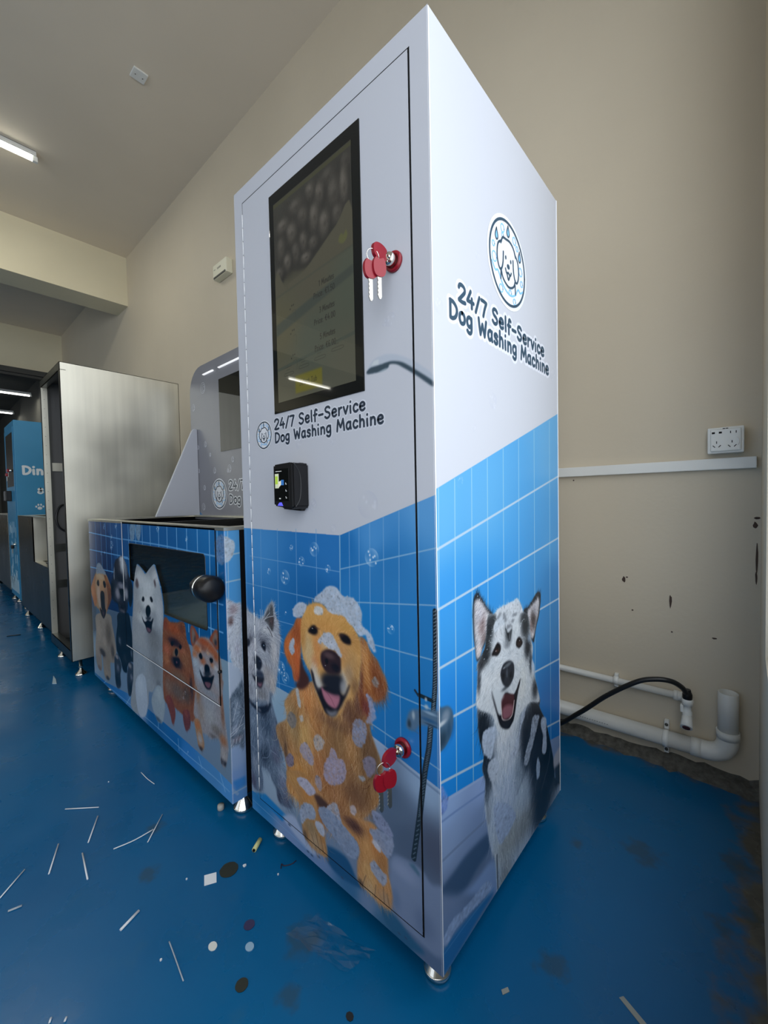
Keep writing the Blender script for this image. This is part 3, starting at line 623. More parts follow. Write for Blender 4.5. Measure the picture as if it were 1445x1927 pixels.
  ('L',[(682,595),(688,600)],2,(122,140,154),0.8),
  ('L',[(682,591),(688,596)],2,(122,140,154),0.8),
  ('L',[(681,586),(687,591)],2,(122,141,155),0.8),
  ('L',[(674,554),(680,559)],2,(124,143,157),0.8),
  ('L',[(674,549),(680,554)],2,(124,143,157),0.8),
  ('L',[(673,543),(679,549)],2,(125,144,158),0.8),
  ('L',[(673,538),(679,544)],2,(125,144,158),0.8),
  ('L',[(672,533),(678,538)],2,(125,144,158),0.8),
  ('L',[(672,528),(678,533)],2,(126,145,159),0.8),
  ('L',[(671,523),(677,528)],2,(126,145,159),0.8),
  ('L',[(671,517),(677,523)],2,(86,103,117),0.8),
  ('L',[(670,512),(676,518)],2,(86,103,117),0.8),
  ('L',[(670,507),(676,513)],2,(86,103,117),0.8),
  ('L',[(669,502),(674,507)],2,(87,103,118),0.8),
  ('L',[(667,497),(673,502)],2,(87,104,118),0.8),
  ('L',[(666,491),(672,497)],2,(87,104,118),0.8),
  ('L',[(665,486),(671,492)],2,(87,104,119),0.8),
  ('L',[(664,481),(670,487)],2,(88,104,119),0.8),
  ('L',[(663,476),(669,481)],2,(88,105,119),0.8),
  ('L',[(662,470),(668,476)],2,(88,105,120),0.8),
  ('L',[(661,465),(667,471)],2,(88,105,120),0.8),
  ('L',[(660,460),(666,466)],2,(89,106,120),0.8),
  ('L',[(659,453),(665,459)],2,(89,106,121),0.8),
  ('L',[(658,447),(664,453)],2,(89,106,121),0.8),
  ('L',[(657,440),(663,446)],2,(89,106,121),0.8),
  ('L',[(656,434),(662,440)],2,(89,107,121),0.8),
  ('L',[(655,427),(661,433)],2,(90,107,122),0.8),
  ('L',[(654,421),(660,427)],2,(90,107,122),0.8),
  ('L',[(653,414),(659,420)],2,(90,107,122),0.8),
  ('L',[(652,408),(658,414)],2,(90,108,122),0.8),
  ('L',[(651,401),(657,407)],2,(90,108,123),0.8),
  ('L',[(650,396),(656,403)],2,(91,108,123),0.8),
  ('L',[(649,392),(655,398)],2,(91,108,123),0.8),
  ('L',[(648,387),(655,393)],2,(91,108,123),0.8),
  ('L',[(648,383),(654,389)],2,(91,109,124),0.8),
  ('L',[(647,378),(653,384)],2,(91,109,124),0.8),
  ('L',[(646,373),(652,380)],2,(91,109,124),0.8),
  ('L',[(646,369),(652,375)],2,(91,109,124),0.8),
  ('L',[(645,364),(651,370)],2,(92,109,124),0.8),
  ('L',[(644,359),(650,366)],2,(92,109,125),0.8),
  ('L',[(642,349),(649,355)],2,(92,110,125),0.8),
  ('L',[(641,338),(647,345)],2,(93,110,126),0.8),
  ('L',[(639,327),(645,334)],2,(93,111,126),0.8),
  ('L',[(637,316),(643,323)],2,(93,111,126),0.8),
  ('L',[(635,306),(641,312)],2,(94,112,127),0.8),
  ('L',[(633,295),(639,301)],2,(94,112,127),0.8),
  ('L',[(631,284),(637,291)],2,(94,113,128),0.8),
  ('L',[(629,273),(635,280)],2,(95,113,128),0.8),
  ('L',[(627,262),(634,269)],2,(95,113,129),0.8),
  ('L',[(650,612),(681,610)],8,(29,43,52),1),
  ('L',[(641,619),(647,613)],5,(36,47,59),1),
  ('B',667,608,3,4,(189,199,209),0.9),
  ('B',668,593,5,5,(181,197,209),0.9),
  ('P',[(617,536),(621,561),(629,574),(643,581),(666,587),(699,594),(698,565),(684,558),(658,553),(648,547),(642,538),(630,532)],(86,114,142),2,0,1),
  ('B',636,566,4,9,(186,201,209),0.7),
  ('B',625,545,5,9,(30,44,54),0.7),
  ('B',677,583,16,3,(159,186,209),0.7),
  ('B',675,568,20,4,(37,84,130),0.7),
  ('B',680,560,16,2,(26,49,72),0.6),
  ('L',[(620,537),(638,535),(648,533)],3,(73,108,143),0.6),
  ('P',[(526,1280),(532,1289),(547,1301),(569,1304),(591,1302),(617,1293),(647,1277),(675,1257),(696,1237),(696,1216),(679,1228),(656,1246),(627,1266),(611,1276),(591,1282),(585,1273),(560,1271),(534,1273)],(178,186,199),1.5,0,1),
  ('P',[(526,1280),(538,1286),(563,1286),(588,1287),(606,1284),(627,1276),(656,1256),(696,1226),(696,1216),(679,1228),(656,1246),(627,1266),(609,1277),(591,1281),(586,1275),(566,1272),(537,1273),(527,1275)],(56,73,86),1.5,0,1),
  ('P',[(539,1290),(548,1298),(561,1298),(561,1288)],(197,204,209),1,0,1),
  ('P',[(559,1272),(585,1276),(577,1272),(566,1271)],(161,177,188),1,0,1),
  ('U',521,994,31,0.16),
  ('U',333,994,16,0.16),
  ('U',282,1152,13,0.16),
  ('U',413,1145,10,0.16),
  ('U',594,1371,15,0.16),
  ('U',406,938,12,0.16),
  ('U',333,1001,11,0.16),
  ('U',581,1368,9,0.16),
 ],
 'S':[
  ('G',[(-33,1011),(6,1024),(470,1186),(734,1280),(760,-192),(-52,353)],[(19,982,92,162,209),(635,1172,90,159,206),(167,1012,90,160,209),(52,778,55,142,209),(626,734,46,126,187),(161,754,50,137,205),(46,563,35,129,209),(618,324,28,111,186),(43,444,28,127,209),(629,880,69,146,201)]),
  ('L',[(11,1024),(7,788),(1,403)],3,(142,189,209),0.9),
  ('L',[(70,1043),(66,775),(60,368)],3,(142,189,209),0.9),
  ('L',[(139,1068),(134,760),(128,328)],3,(142,189,209),0.9),
  ('L',[(211,1093),(206,744),(200,285)],3,(142,189,209),0.9),
  ('L',[(293,1122),(288,726),(283,236)],3,(142,189,209),0.9),
  ('L',[(384,1153),(378,706),(375,183)],3,(142,189,209),0.9),
  ('L',[(488,1188),(483,683),(480,120)],3,(142,189,209),0.9),
  ('L',[(607,1229),(602,657),(601,49)],3,(142,189,209),0.9),
  ('L',[(-1,906),(710,1073)],5.5,(172,192,209),0.92),
  ('L',[(-4,790),(706,876)],5.5,(172,192,209),0.92),
  ('L',[(-8,676),(702,681)],5.5,(172,192,209),0.92),
  ('L',[(-11,570),(698,485)],5.5,(172,192,209),0.92),
  ('L',[(-14,455),(694,285)],5.5,(172,192,209),0.92),
  ('G',[(-50,418),(-11,418),(62,401),(214,366),(714,231),(710,20),(4,35),(-59,94)],[(22,391,139,166,209),(175,350,138,163,209),(19,306,131,154,192),(148,280,117,139,178),(17,221,113,131,165),(145,172,94,112,143),(14,114,111,133,170)]),
  ('L',[(-9,375),(61,362),(179,337)],5,(105,131,180),0.7),
  ('L',[(-11,415),(62,397),(188,370)],5,(151,173,209),0.6),
  ('P',[(-3,236),(46,243),(106,244),(204,225),(212,189),(140,183),(76,176)],(60,83,114),6,0,1),
  ('L',[(2,294),(66,285),(181,267)],6,(105,122,152),0.6),
  ('P',[(14,222),(83,171),(147,159),(203,155),(236,124),(243,50)],(128,154,198),6,0,1),
  ('P',[(1,114),(75,108),(155,91),(220,70),(155,67),(5,62),(-59,94)],(39,108,169),4,0,1),
  ('L',[(0,104),(97,96),(220,80)],3,(83,141,194),0.5),
  ('O',[(3,136),(34,146),(72,139),(120,130),(181,122),(207,88),(120,105),(54,119),(14,114)],(148,171,209),0.4),
  ('O',[(0,441),(14,433),(28,405),(19,387),(1,394)],(114,143,209),0.9),
  ('P',[(-10,598),(13,597),(34,591),(49,575),(52,549),(44,529),(23,515),(-1,512),(-12,516)],(64,92,117),2,1,1),
  ('B',24,574,15,13,(128,143,160),0.8),
  ('B',6,565,19,5,(193,202,209),0.85),
  ('B',11,533,17,16,(34,56,74),0.8),
  ('B',35,542,7,16,(38,66,92),0.6),
  ('C',),
  ('P',[(52,556),(55,541),(47,521),(22,509),(10,508),(41,520)],(25,89,155),4,0,1),
  ('P',[(214,612),(159,601),(150,559),(151,522),(157,471),(177,419),(169,393),(183,358),(178,304),(189,251),(203,190),(227,138),(234,57),(247,47),(521,53),(681,58),(682,128),(633,122),(627,167),(606,229),(579,293),(553,344),(509,402),(516,418),(480,484),(464,551),(322,637)],(172,188,208),2,1,1),
  ('B',171,498,25,62,(35,44,53),1),
  ('B',199,369,31,55,(39,50,62),1),
  ('B',431,386,60,60,(48,57,67),1),
  ('B',479,432,37,56,(40,46,54),1),
  ('B',552,285,70,94,(23,31,40),1),
  ('B',590,174,74,85,(24,31,40),1),
  ('B',476,296,36,94,(109,124,140),0.6),
  ('B',429,304,35,54,(42,53,65),1),
  ('B',497,140,66,69,(52,61,73),1),
  ('B',521,92,50,35,(47,56,68),1),
  ('B',305,364,90,54,(184,193,206),0.9),
  ('B',297,423,78,24,(199,203,209),0.8),
  ('B',284,262,67,66,(167,183,209),0.9),
  ('B',427,204,58,54,(154,171,190),0.7),
  ('B',300,146,80,50,(154,159,157),0.8),
  ('B',402,126,80,40,(138,143,143),0.8),
  ('B',279,67,37,33,(138,143,143),0.8),
  ('B',197,272,14,30,(137,147,159),0.6),
  ('B',363,292,27,48,(116,132,148),0.6),
  ('B',603,111,37,30,(140,149,161),0.6),
  ('B',655,114,27,25,(40,47,54),1),
  ('B',185,453,41,91,(23,31,40),1),
  ('B',592,240,94,139,(17,23,29),1),
  ('B',502,356,66,91,(30,36,45),1),
  ('B',475,249,40,73,(30,36,46),1),
  ('B',413,348,37,75,(37,43,52),1),
  ('B',535,129,69,76,(35,42,51),1),
  ('F',[(214,612),(159,601),(150,559),(151,522),(157,471),(177,419),(169,393),(183,358),(178,304),(189,251),(203,190),(227,138),(234,57),(247,47),(521,53),(681,58),(682,128),(633,122),(627,167),(606,229),(579,293),(553,344),(509,402),(516,418),(480,484),(464,551),(322,637)],[(172,535,-0.56,-0.83),(184,415,-0.13,-0.99),(287,406,-0.02,-1.0),(312,267,-0.15,-0.99),(430,363,-0.43,-0.9),(552,285,0.31,-0.95),(523,150,-0.82,-0.57),(289,111,0.17,-0.99),(604,157,-0.33,-0.95)],5600,45,40,1),
  ('L',[(165,531),(157,485),(173,429)],9,(29,38,49),0.14),
  ('L',[(177,419),(200,362),(207,330)],9,(33,42,53),0.14),
  ('L',[(431,387),(397,352),(344,337)],9,(30,39,50),0.14),
  ('L',[(465,325),(412,268),(352,233)],9,(32,41,53),0.14),
  ('L',[(527,346),(593,251),(626,157)],9,(30,39,50),0.14),
  ('L',[(474,202),(449,145),(425,126)],9,(34,44,56),0.14),
  ('L',[(551,245),(524,190),(498,155)],9,(33,42,54),0.14),
  ('L',[(187,326),(190,289),(197,253)],9,(34,44,56),0.14),
  ('L',[(503,380),(442,336),(384,273)],7,(173,190,209),0.15),
  ('L',[(527,355),(553,305),(538,252)],7,(173,190,209),0.15),
  ('L',[(475,235),(427,204),(393,169)],7,(173,190,209),0.15),
  ('L',[(607,260),(578,197),(523,151)],7,(173,190,209),0.15),
  ('L',[(268,362),(249,323),(284,242)],7,(173,190,209),0.15),
  ('C',),
  ('P',[(684,198),(650,201),(622,191),(630,157),(683,144)],(172,172,183),4,0,1),
  ('P',[(630,157),(683,150),(682,76),(639,112)],(49,58,68),4,0,1),
  ('L',[(236,148),(237,107),(239,64)],6,(61,66,73),0.7),
  ('O',[(173,467),(186,474),(233,463),(237,441),(226,421),(215,396),(194,409),(177,429),(170,447)],(174,188,209),0.4),
  ('O',[(199,389),(231,388),(252,362),(240,343),(224,331),(239,302),(239,289),(223,304),(216,335),(208,349),(198,365)],(179,191,209),0.3),
  ('O',[(389,434),(439,464),(461,453),(417,435),(403,412),(382,398),(375,384),(361,346),(335,334),(310,349),(348,369),(375,395)],(177,189,209),0.6),
  ('O',[(460,388),(506,375),(489,345),(466,320),(443,295),(421,277),(400,290),(415,320),(444,347)],(167,180,200),0.8),
  ('O',[(530,359),(563,342),(562,301),(565,261),(552,242),(528,260),(537,303),(521,341)],(171,186,209),0.4),
  ('O',[(495,257),(511,231),(506,203),(490,199),(483,233)],(164,183,208),0.4),
  ('O',[(228,276),(295,239),(344,183),(318,166),(282,162),(258,161),(242,182),(227,235)],(160,178,209),0.2),
  ('P',[(136,727),(135,756),(140,784),(153,795),(168,787),(185,770),(206,749),(227,733),(234,703),(197,678),(175,661),(165,644),(150,646),(144,673),(138,701)],(34,40,47),2,1,1),
  ('F',[(136,727),(135,756),(140,784),(153,795),(168,787),(185,770),(206,749),(227,733),(234,703),(197,678),(175,661),(165,644),(150,646),(144,673),(138,701)],[(163,746,0.23,0.97),(478,676,0.52,0.86)],900,22,34,1),
  ('C',),
  ('P',[(145,777),(158,779),(175,768),(195,747),(212,727),(208,710),(193,686),(175,668),(168,653),(152,650),(147,672),(142,713),(142,749)],(191,189,194),3,1,1),
  ('B',173,718,17,29,(122,103,103),0.8),
  ('B',163,743,16,19,(164,164,175),0.7),
  ('B',182,682,13,16,(105,88,88),0.7),
  ('B',158,665,10,13,(209,194,189),0.7),
  ('B',473,660,20,29,(69,61,61),1),
  ('B',484,687,16,16,(159,159,168),0.7),
  ('B',451,641,15,16,(120,98,96),0.8),
  ('B',472,615,10,12,(206,197,197),0.7),
  ('F',[(145,777),(158,779),(175,768),(195,747),(212,727),(208,710),(193,686),(175,668),(168,653),(152,650),(147,672),(142,713),(142,749)],[(163,730,0.88,0.47),(478,665,-0.61,0.79)],900,20,34,1),
  ('C',),
  ('P',[(404,703),(433,704),(464,716),(491,730),(513,732),(526,721),(523,692),(511,662),(494,639),(480,613),(472,597),(446,622),(422,665)],(34,39,46),2,1,1),
  ('F',[(404,703),(433,704),(464,716),(491,730),(513,732),(526,721),(523,692),(511,662),(494,639),(480,613),(472,597),(446,622),(422,665)],[(163,746,0.23,0.97),(478,676,0.52,0.86)],900,22,34,1),
  ('C',),
  ('P',[(438,695),(464,702),(496,710),(509,716),(516,706),(509,674),(492,648),(478,622),(462,612),(441,632),(432,670)],(188,186,191),3,1,1),
  ('B',173,718,17,29,(122,103,103),0.8),
  ('B',163,743,16,19,(164,164,175),0.7),
  ('B',182,682,13,16,(105,88,88),0.7),
  ('B',158,665,10,13,(209,194,189),0.7),
  ('B',473,660,20,29,(69,61,61),1),
  ('B',484,687,16,16,(159,159,168),0.7),
  ('B',451,641,15,16,(120,98,96),0.8),
  ('B',472,615,10,12,(206,197,197),0.7),
  ('F',[(438,695),(464,702),(496,710),(509,716),(516,706),(509,674),(492,648),(478,622),(462,612),(441,632),(432,670)],[(163,730,0.88,0.47),(478,665,-0.61,0.79)],900,20,34,1),
  ('C',),
  ('P',[(205,734),(234,731),(258,738),(289,737),(340,736),(385,719),(403,699),(432,682),(447,651),(451,621),(466,586),(460,557),(455,534),(475,500),(496,461),(511,415),(447,438),(397,437),(306,418),(250,443),(221,494),(158,534),(146,562),(150,586),(154,618),(151,637),(165,646),(189,665),(197,697)],(195,202,209),2,1,1),
  ('B',211,701,28,32,(37,42,48),1),
  ('B',196,668,22,24,(41,45,49),1),
  ('B',192,645,27,22,(36,41,46),1),
  ('B',171,632,17,15,(48,51,56),1),
  ('B',160,599,10,31,(56,62,70),1),
  ('B',417,658,31,35,(39,44,49),1),
  ('B',430,596,23,33,(36,40,46),1),
  ('B',449,549,11,29,(54,60,68),1),
  ('B',479,467,23,32,(49,55,63),1),
  ('B',226,718,24,14,(47,51,56),1),
  ('B',412,682,31,14,(51,56,60),1),
  ('B',312,668,19,30,(45,50,55),1),
  ('B',307,640,21,11,(113,119,127),0.7),
  ('B',256,679,19,22,(197,202,209),0.8),
  ('B',356,661,18,22,(197,204,209),0.8),
  ('B',247,643,23,10,(114,118,124),0.4),
  ('B',336,594,17,11,(199,204,209),0.6),
  ('B',216,605,22,10,(174,183,191),0.7),
  ('B',381,569,28,9,(195,199,199),0.6),
  ('B',201,576,29,33,(199,204,209),0.7),
  ('B',253,575,23,26,(199,204,209),0.7),
  ('B',399,525,24,29,(205,209,209),0.7),
  ('B',389,489,28,23,(207,209,207),0.6),
  ('B',283,519,24,10,(93,99,107),0.5),
  ('B',319,613,21,5,(173,181,190),0.7),
  ('B',441,619,12,12,(141,165,192),0.6),
  ('B',175,550,20,16,(195,202,209),0.7),
  ('F',[(205,734),(234,731),(258,738),(289,737),(340,736),(385,719),(403,699),(432,682),(447,651),(451,621),(466,586),(460,557),(455,534),(475,500),(496,461),(511,415),(447,438),(397,437),(306,418),(250,443),(221,494),(158,534),(146,562),(150,586),(154,618),(151,637),(165,646),(189,665),(197,697)],[(211,701,-0.98,-0.21),(312,676,0.02,1.0),(256,681,-0.35,0.94),(356,665,0.49,0.87),(196,654,-0.9,-0.44),(430,606,0.6,-0.8),(231,600,-0.86,-0.51),(400,555,0.59,-0.81),(200,567,-0.65,-0.76),(398,496,0.37,-0.93),(160,599,-0.63,-0.78),(474,468,0.5,-0.86)],4200,20,36,1),
  ('C',),
  ('L',[(308,670),(314,646)],5,(27,33,39),0.7),
  ('L',[(330,668),(320,645)],5,(27,33,39),0.7),
  ('L',[(296,681),(308,663)],5,(27,33,38),0.7),
  ('P',[(221,637),(236,650),(252,658),(267,647),(267,634),(251,627),(236,631)],(24,22,26),2,0,1),
  ('B',249,641,9,5,(86,55,46),0.7),
  ('B',251,644,4,3,(13,11,13),0.9),
  ('B',243,640,2,1,(209,209,209),0.9),
  ('P',[(355,624),(360,636),(376,639),(392,627),(397,616),(378,609),(362,616)],(24,22,26),2,0,1),
  ('B',375,623,10,6,(79,56,51),0.7),
  ('B',375,625,5,3,(13,11,13),0.9),
  ('B',378,628,2,1,(208,208,208),0.9),
  ('P',[(265,577),(274,592),(290,598),(319,594),(339,581),(344,566),(340,546),(327,536),(309,531),(289,538),(273,555)],(38,42,50),2,0,1),
  ('B',306,587,21,5,(102,110,117),0.8),
  ('B',285,586,6,2,(167,173,181),0.6),
  ('B',301,568,6,12,(83,91,101),0.6),
  ('B',281,568,8,9,(14,16,22),0.8),
  ('B',322,555,8,9,(16,18,24),0.8),
  ('B',292,534,25,5,(41,47,55),0.7),
  ('P',[(219,553),(230,537),(244,503),(259,479),(283,480),(268,511),(284,520),(301,519),(334,501),(352,505),(366,516),(381,528),(378,516),(366,497),(356,477),(347,454),(337,435),(324,429),(307,425),(274,441),(258,457),(247,480),(233,511),(222,536)],(23,23,30),2,0,1),
  ('P',[(268,513),(288,520),(317,509),(339,499),(343,482),(333,459),(316,451),(287,458),(271,474)],(69,36,42),2,0,1),
  ('P',[(275,487),(300,488),(334,472),(329,453),(303,453),(278,461)],(127,83,93),3,0,1),
  ('L',[(264,506),(269,485),(274,463),(303,449),(327,451),(336,466),(341,483)],4,(209,193,189),0.8),
  ('P',[(262,463),(282,456),(316,444),(307,431),(282,438)],(33,35,42),3,0,1),
  ('P',[(219,553),(253,542),(284,520),(268,511),(263,488),(251,489),(240,511)],(194,202,209),4,0,1),
  ('O',[(246,721),(257,735),(277,738),(306,739),(340,740),(367,742),(381,729),(399,706),(389,696),(357,703),(339,692),(334,678),(313,667),(300,681),(293,703),(273,715),(251,717)],(194,201,209),0.5),
  ('O',[(232,697),(238,708),(257,715),(273,717),(289,706),(288,693),(268,695),(248,685),(237,687)],(190,199,209),0.4),
  ('B',288,718,8,5,(54,59,66),0.4),
  ('B',292,710,9,5,(54,59,67),0.4),
  ('B',296,702,9,5,(54,60,67),0.4),
  ('B',343,704,9,5,(54,59,67),0.4),
  ('B',338,690,9,5,(54,60,67),0.4),
  ('B',357,703,9,5,(54,59,66),0.4),
  ('B',308,681,9,5,(55,60,68),0.4),
  ('B',321,681,9,5,(55,60,68),0.4),
  ('B',393,695,10,5,(54,59,66),0.4),
  ('B',403,687,10,5,(54,59,67),0.4),
  ('B',257,718,8,5,(54,59,67),0.4),
  ('B',268,723,8,5,(54,59,66),0.4),
  ('B',417,691,10,5,(54,59,66),0.4),
  ('B',166,778,2,1,(192,201,209),0.9),
  ('B',158,788,2,1,(192,201,209),0.9),
  ('B',178,768,2,1,(192,201,209),0.9),
  ('B',218,684,2,1,(192,201,209),0.9),
  ('B',210,674,2,1,(192,201,209),0.9),
  ('B',199,657,2,1,(192,201,209),0.9),
  ('B',185,639,2,1,(192,201,209),0.9),
  ('B',216,669,2,1,(192,201,209),0.9),
  ('B',225,691,2,1,(192,201,209),0.9),
  ('B',388,672,3,1,(192,201,209),0.9),
  ('B',398,676,3,1,(192,201,209),0.9),
  ('B',407,678,3,1,(192,201,209),0.9),
  ('B',442,680,4,1,(192,201,209),0.9),
  ('U',91,1038,15,0.12),
  ('U',243,1228,20,0.12),
  ('U',248,1222,13,0.12),
  ('U',228,1460,15,0.12),
  ('U',176,1533,10,0.12),
  ('U',638,1373,23,0.12),
  ('U',22,1373,17,0.12),
  ('U',154,1156,10,0.12),
 ],
 'T':[
  ('G',[(-179,931),(1579,942),(1524,53),(-357,-138)],[(32,861,23,64,107),(565,881,33,86,135),(1444,914,47,109,162),(285,600,17,50,87),(1503,751,33,93,145),(1005,877,39,95,146),(1414,478,30,87,135),(1480,410,47,97,138)]),
  ('L',[(128,920),(130,668)],5,(91,138,179),0.9),
  ('L',[(227,922),(228,665)],5,(91,138,179),0.9),
  ('L',[(310,924),(310,673)],5,(91,138,179),0.9),
  ('L',[(389,925),(389,669)],5,(91,138,179),0.9),
  ('L',[(483,927),(481,679)],5,(91,138,179),0.9),
  ('L',[(565,929),(563,642)],5,(91,138,179),0.9),
  ('L',[(653,931),(650,642)],5,(120,171,209),0.9),
  ('L',[(746,932),(743,717)],5,(120,171,209),0.9),
  ('L',[(826,934),(823,776)],5,(120,171,209),0.9),
  ('L',[(914,936),(912,783)],5,(120,171,209),0.9),
  ('L',[(1003,938),(1000,790)],5,(120,171,209),0.9),
  ('L',[(1086,939),(1082,797)],5,(120,171,209),0.9),
  ('L',[(1173,941),(1165,581)],5,(120,171,209),0.9),
  ('L',[(1257,943),(1246,552)],5,(120,171,209),0.9),
  ('L',[(1340,945),(1328,527)],5,(120,171,209),0.9),
  ('L',[(1426,946),(1414,546)],5,(120,171,209),0.9),
  ('L',[(1475,947),(1461,517)],5,(120,171,209),0.9),
  ('L',[(-36,856),(543,844)],5,(107,160,205),0.85),
  ('L',[(-51,760),(634,766)],5,(107,161,206),0.85),
  ('L',[(-66,661),(505,681)],5,(107,161,206),0.85),
  ('L',[(569,846),(816,846),(1071,844),(1336,838),(1506,835)],5,(107,160,205),0.85),
  ('L',[(558,760),(1046,761),(1502,763)],5,(107,161,206),0.85),
  ('L',[(548,674),(1039,681),(1497,686)],5,(108,161,207),0.85),
  ('L',[(1031,595),(1491,597)],5,(109,163,209),0.85),
  ('U',398,807,24,0.5),
  ('U',289,897,17,0.5),
  ('U',475,903,16,0.5),
  ('U',403,849,11,0.5),
  ('U',997,909,17,0.5),
  ('U',1254,880,12,0.5),
  ('U',214,752,9,0.5),
  ('U',279,762,11,0.5),
  ('O',[(683,915),(744,919),(732,874),(722,853),(683,845),(671,882)],(113,140,164),0.3),
  ('O',[(759,917),(810,918),(797,862),(774,850),(751,875)],(113,140,164),0.3),
  ('O',[(1457,855),(1463,886),(1488,902),(1514,900),(1513,821),(1482,814),(1463,828)],(109,132,165),0.8),
  ('G',[(-263,428),(268,475),(664,504),(1123,504),(1553,513),(1524,53),(-368,-208)],[(13,390,67,88,109),(35,187,110,133,153),(387,402,81,98,117),(21,94,123,145,167),(440,178,108,130,153),(937,160,115,131,152),(1142,168,111,130,151),(1464,163,110,129,148),(1485,479,123,145,162),(1395,205,110,129,150),(822,167,98,121,148)]),
  ('L',[(-35,459),(-43,291)],6,(94,115,136),0.4),
  ('P',[(-26,440),(74,456),(66,326),(-31,292)],(51,69,88),8,0,1),
  ('G',[(-335,-6),(-34,74),(213,77),(621,129),(934,133),(1185,134),(1390,131),(1529,122),(1523,35),(-357,-138)],[(15,48,69,113,153),(211,60,42,103,159),(468,82,52,111,168),(616,78,82,123,169),(873,82,35,93,144),(1088,97,33,99,155),(1179,62,62,121,181),(1387,94,80,130,178),(1492,71,84,140,193),(698,80,106,129,163)]),
  ('L',[(-72,33),(211,60),(616,78),(930,87),(1181,87),(1387,94),(1500,92)],4,(123,165,203),0.7),
  ('L',[(113,31),(205,80)],4,(136,176,209),0.7),
  ('L',[(510,49),(584,112)],4,(136,176,209),0.7),
  ('L',[(918,83),(922,124)],4,(136,176,209),0.7),
  ('L',[(1120,74),(1114,117)],4,(136,176,209),0.7),
  ('L',[(1309,86),(1287,118)],4,(136,176,209),0.7),
  ('L',[(1472,79),(1441,126)],4,(136,176,209),0.7),
  ('P',[(78,411),(322,453),(354,408),(384,355),(403,286),(367,221),(298,201),(300,141),(266,104),(205,96),(178,127),(167,200),(147,207),(149,144),(123,115),(70,121),(42,163),(41,235),(65,321)],(131,123,114),2,1,1),
  ('B',121,332,43,52,(145,136,125),0.8),
  ('B',288,350,49,61,(90,81,69),0.8),
  ('B',211,294,31,25,(151,140,129),0.6),
  ('B',170,225,53,19,(44,38,36),0.85),
  ('B',100,183,33,39,(134,123,117),0.7),
  ('B',259,206,40,44,(124,115,102),0.8),
  ('B',218,125,41,22,(144,130,113),0.7),
  ('B',246,107,30,12,(24,31,40),0.7),
  ('B',345,272,28,36,(70,62,55),0.8),
  ('B',103,126,33,13,(94,79,81),0.6),
  ('F',[(78,411),(322,453),(354,408),(384,355),(403,286),(367,221),(298,201),(300,141),(266,104),(205,96),(178,127),(167,200),(147,207),(149,144),(123,115),(70,121),(42,163),(41,235),(65,321)],[(114,282,-0.14,-0.99),(284,319,0.51,-0.86),(243,156,0.2,-0.98)],900,26,24,1),
  ('C',),
  ('P',[(114,653),(146,647),(271,657),(326,627),(359,590),(342,534),(286,472),(251,439),(218,418),(177,423),(138,448),(85,458),(47,501),(82,586)],(145,116,87),2,1,1),
  ('B',185,629,83,18,(173,155,130),0.9),
  ('B',180,591,63,28,(174,143,112),0.8),
  ('B',140,536,32,51,(172,155,145),0.8),
  ('B',266,547,40,49,(129,106,91),0.7),
  ('B',219,577,41,15,(155,122,93),0.7),
  ('B',154,484,21,28,(156,151,147),0.7),
  ('B',248,490,30,24,(114,104,100),0.6),
  ('F',[(114,653),(146,647),(271,657),(326,627),(359,590),(342,534),(286,472),(251,439),(218,418),(177,423),(138,448),(85,458),(47,501),(82,586)],[(187,644,0.14,0.99),(139,529,-0.6,-0.8),(266,547,0.5,-0.87)],600,14,16,1),
  ('C',),
  ('P',[(101,639),(76,623),(10,564),(-6,536),(23,494),(52,459),(74,456),(101,493),(90,529),(81,579)],(151,100,62),2,1,1),
  ('B',27,527,34,26,(166,110,67),0.6),
  ('B',333,541,19,30,(87,60,46),0.6),
  ('B',296,623,29,15,(155,108,68),0.6),
  ('F',[(101,639),(76,623),(10,564),(-6,536),(23,494),(52,459),(74,456),(101,493),(90,529),(81,579)],[(42,548,-0.43,-0.9),(335,557,0.19,-0.98)],260,20,18,1),
  ('C',),
  ('P',[(250,652),(298,636),(342,605),(365,567),(351,530),(308,490),(276,470),(303,529),(291,587)],(114,77,52),2,1,1),
  ('B',27,527,34,26,(166,110,67),0.6),
  ('B',333,541,19,30,(87,60,46),0.6),
  ('B',296,623,29,15,(155,108,68),0.6),
  ('F',[(250,652),(298,636),(342,605),(365,567),(351,530),(308,490),(276,470),(303,529),(291,587)],[(42,548,-0.43,-0.9),(335,557,0.19,-0.98)],260,20,18,1),
  ('C',),
  ('P',[(115,587),(134,605),(155,604),(158,582),(135,575)],(19,15,15),1.5,0,1),
  ('P',[(229,603),(250,615),(274,603),(272,587),(246,581)],(19,15,15),1.5,0,1),
  ('P',[(174,535),(191,554),(227,556),(245,541),(244,495),(246,471),(213,454),(183,461),(175,497)],(25,23,27),2,0,1),
  ('P',[(151,462),(192,453),(256,470),(255,448),(223,418),(197,417),(168,434)],(25,21,25),2,0,1),
  ('P',[(191,447),(233,454),(236,439),(214,426)],(73,54,61),2,0,1),
  ('O',[(114,653),(124,682),(158,699),(195,698),(225,685),(244,675),(272,666),(280,649),(230,649),(167,646),(123,638)],(124,136,151),0.2),
  ('P',[(454,481),(608,507),(640,449),(658,399),(673,333),(678,244),(653,290),(597,279),(562,251),(554,221),(499,215),(462,260),(429,280),(409,302),(412,361),(438,421)],(27,36,46),2,1,1),
  ('B',464,351,21,20,(97,108,125),0.7),
  ('B',626,327,11,19,(105,116,131),0.7),
  ('B',582,355,32,8,(91,102,115),0.7),
  ('B',532,282,25,23,(49,58,69),0.7),
  ('B',567,434,49,33,(20,26,37),0.7),
